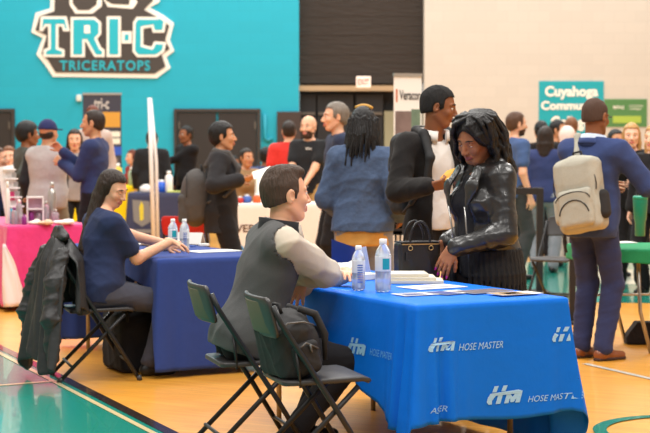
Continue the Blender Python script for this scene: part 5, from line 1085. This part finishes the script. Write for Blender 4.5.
# woman with a dark backpack holding a sheet
A7 = person('woman in black suit with a grey backpack holding a white sheet, near the doors', (xz(221, 14.4), 14.4), (1, .05), H=1.68, fem=True, skin_='tan', q=1, head=(0, -3, 0), heads=1.12, wide=1.14, hair='short', hm=HB, hairp=dict(t=.008, zb=-.09),
            Rr=(xz(240, 14.2), 14.15, 1.17, 'w'), hintR=(-.6, .5, -.8), hR=dict(d=(1, 0, .1, 'w'), n=(0, -.5, -.8, 'w'), curl=25), L=(xz(238, 14.5), 14.6, 1.15, 'w'), top=dict(m=C_('blazer_black', 40, 38, 40), e=.030, sleeve=.95, hem=-.22, name='blazer', flare=.01), legs=dict(m=BLKF, e=.022, e1=.04), shoe=SB)
backpack('dark grey backpack worn by the woman in the black suit', A7, C_('backpack_taupe', 78, 74, 72), STR, dy=.10, dz=-.08, w=.165, h=.25, d=.12, q=.01, soft=True)
h7 = A7['W'](A7['tips'][-3][0] if len(A7['tips'][-1]) else (0, 0, 0)) if False else A7['W'](A7['A'][-1][2]); slabo('paper_sheet', h7 + np.array([.20, -.02, .06]), (.17, .13, .004), .1, PAP, 'white sheet held by the woman with the grey backpack', 'paper').rotation_euler = (rad(30), rad(-18), 0)
POLO = C_('polo_black', 34, 34, 36)
def dist(label, px, Y, face, ytop, sexf=False, sk='light', hr='short', hmm=None, topm=POLO, sleeve=.55, legm=BLKF, seated=False, **kw):
    """someone in the crowd: height follows from where the head top shows"""
    z = at(px, ytop, Y).z; sl = dict(m=topm, sleeve=sleeve, e=kw.pop('te', .022), hem=kw.pop('hem', -.10)); sl.update(kw.pop('topx', {}))
    return person(label, (xz(px, Y), Y, 0), face, H=1.74 if seated else z / (.99 if hr != 'afro' else 1.015), fem=sexf, skin_=sk, q=kw.pop('q', 0), heads=kw.pop('heads', 1.13), wide=kw.pop('wide', 1.15), seated=seated, pel=(0, 0, z - .76) if seated else None, hair=hr, hm=hmm, top=sl, legs=dict(m=legm, e=.02, e1=.03), shoe=SB, nofeet=False, **kw)
B1 = dist('bald bearded man in a black polo behind the white table', 309, 19.55, (-.45, -.89), 117, hr='bald', beard=BEARD, legm=KHAKI, wide=1.25, q=1, L=(.10, -.34, .98), Rr=(-.10, -.34, .98), heads=1.2)
lettering('shirt_print', [text2d('tri-c', .05, 1.46, .13, 1.49, bold=.03)], SW, B1['root'], lambda x, y: (x, -.185, y - .03))
dist('grey-haired man in navy looking left, behind the denim jacket woman', 337, 15.6, (-.97, -.2), 104, hmm=HG, topm=C_('jacket_navy_dark', 44, 52, 74), sleeve=.95, q=1, heads=1.2)
dist('person in a red shirt half hidden behind the bald man', 289, 20.6, (-.1, 1), 122, topm=C_('tee_red', 214, 56, 50), hmm=HBR)
dist('person with afro hair in a dark grey jacket holding white paper, far left', 27, 17.2, (.75, .4), 120, sk='brown', hr='afro', hmm=HB, topm=C_('hoodie_olive_grey', 70, 72, 66), sleeve=.95, hem=-.12, legm=C_('trouser_olive', 86, 66, 36), Rr=(xz(44, 17.0), 16.95, 1.28, 'w'), hintR=(-.5, .4, -.8), hairp=dict(t=-.022))
p = at(46, 164, 16.8); slabo('paper_sheet', p, (.18, .13, .004), .2, PAP, 'white paper held by the person with afro hair', 'paper').rotation_euler = (rad(25), rad(-20), .2)
V1 = dist('man in navy cap and grey vest with black sleeves, far left', 48, 16.6, (.35, .93), 122, sk='tan', hr='cap', hmm=C_('cap_navy', 40, 44, 84), topm=C_('tee_black_long', 36, 36, 40), sleeve=.95, legm=C_('trouser_taupe', 128, 118, 100), Rr=(.26, .0, .86), wide=1.2, top2=dict(m=C_('vest_silver', 172, 166, 164), e=.034, sleeve=0, hem=-.12, name='vest'))
dist('woman with long dark hair and grey top facing the camera, behind the yellow table', 75, 19.5, (.15, -1), 131, True, 'light', 'long', HBR, topm=C_('top_grey', 150, 142, 140), sleeve=0, L=(.12, -.25, 1.25), top2=dict(m=C_('cardigan_charcoal', 56, 56, 60), e=.03, sleeve=.95, v=(-.2, .09, .09), name='cardigan'))
N1 = dist('man in navy pullover in profile, hand raised to his chin', 95, 15.9, (-.96, .15), 111, sk='tan', hmm=HBR, topm=C_('pullover_navy', 44, 54, 92), sleeve=.95, q=1, Rr=(.10, -.30, 1.42), L=(-.04 + .10, -.32, 1.30), hintL=(.4, .5, -1), hintR=(-.4, .5, -1), wide=1.1, hairp=dict(t=-.004, zf=.085))
dist('person with reddish hair partly hidden behind the man in navy', 93, 20.2, (.3, -.95), 105, True, 'tan', 'short', HR, topm=C_('top_pale', 190, 170, 160), sleeve=.9)
dist('seated woman with auburn hair and a red top at the yellow table', 133, 28.2, (-.85, -.5), 152, True, 'light', 'long', HR, topm=C_('top_red_dark', 150, 44, 40), sleeve=.95, seated=True, hairp=dict(len=.2))
dist('man in black shirt seen from behind, right of the yellow table', 152, 24.3, (.05, 1), 132, sk='light', hmm=HBR, topm=POLO, sleeve=.95, wide=1.35)
dist('person in black with a white bag strap by the black doors', 187, 24.6, (-.6, -.5), 127, sk='brown', hmm=HB, topm=BLKF, sleeve=.95, L=(-.45, -.30, 1.15), hr='short')
dist('seated woman in a brown top in the group by the doors', 246, 21.5, (.5, -.7), 151, True, 'tan', 'short', HBR, topm=C_('top_tan', 150, 120, 84), seated=True, sleeve=.9)
dist('seated person in blue seen from behind in the group by the doors', 266, 22.6, (.2, 1), 150, False, 'brown', 'short', HB, topm=C_('tee_slate_blue', 66, 80, 118), seated=True, wide=1.3)
dist('seated person in a white top partly hidden by the woman in black', 233, 25.4, (.5, -.6), 158, True, 'brown', 'short', HB, topm=WSH, seated=True)
dist('person in a dark navy top cut off by the left edge', -5, 17.4, (1, .1), 150, topm=NAVYF, sleeve=.9, hmm=HM)
dist('person glimpsed at the far left edge between the rack and the olive jacket', 9, 20.2, (.1, -1), 149, True, 'fair', 'long', HGI, topm=C_('top_pale', 0, 0, 0), sleeve=.9)
# right-hand crowd
dist('bearded man in blue t-shirt in profile behind the leather jacket', 515, 17.6, (.9, .35), 113, sk='light', hmm=HM, beard=BEARD, topm=C_('tee_blue', 70, 92, 134), legm=CHAR, q=1, wide=1.1)
dist('black-haired person in a black top in the right-hand crowd', 541, 20.6, (.1, 1), 122, hmm=HB, topm=BLKF, sleeve=.9)
dist('woman with long brown hair in a navy long-sleeved top seen from behind', 545, 18.6, (.3, 1), 128, True, 'light', 'long', HBR, topm=C_('top_navy', 52, 62, 104), sleeve=.95, legm=JEAN, hairp=dict(len=.24))
dist('dark-haired man in a black vest in the right-hand crowd', 557, 21.5, (.8, -.4), 121, sk='tan', hmm=HB, topm=BLKF, sleeve=.9)
dist('person with short brown hair behind the pink headscarf', 571, 22.0, (.1, 1), 118, hmm=HGI, topm=C_('top_grey', 0, 0, 0), sleeve=.9)
dist('person in a pale pink headscarf beside the man in the blue suit', 567, 19.5, (-.2, 1), 129, True, 'light', 'hood', C_('scarf_pale_pink', 228, 206, 196), topm=C_('scarf_pale_pink', 0, 0, 0), sleeve=.9, legm=C_('skirt_pale', 214, 196, 184))
dist('blonde woman in a black t-shirt facing the green table', 631, 16.6, (-.15, -1), 125, True, 'fair', 'long', HY, topm=BLKF, sleeve=.6, q=1, L=(.02, -.34, 1.10), Rr=(-.14, -.32, 1.08), hairp=dict(len=.16))
dist('blonde woman in dark clothes cut off by the right edge', 654, 15.8, (-.6, -.8), 127, True, 'fair', 'long', HY, topm=BLKF, sleeve=.9, q=1)
dist('person with a pale cardigan standing behind the suited man\'s shoulder', 615, 18.0, (.3, -1), 131, True, 'tan', 'short', HB, topm=C_('cardigan_taupe', 150, 138, 128), sleeve=.9)
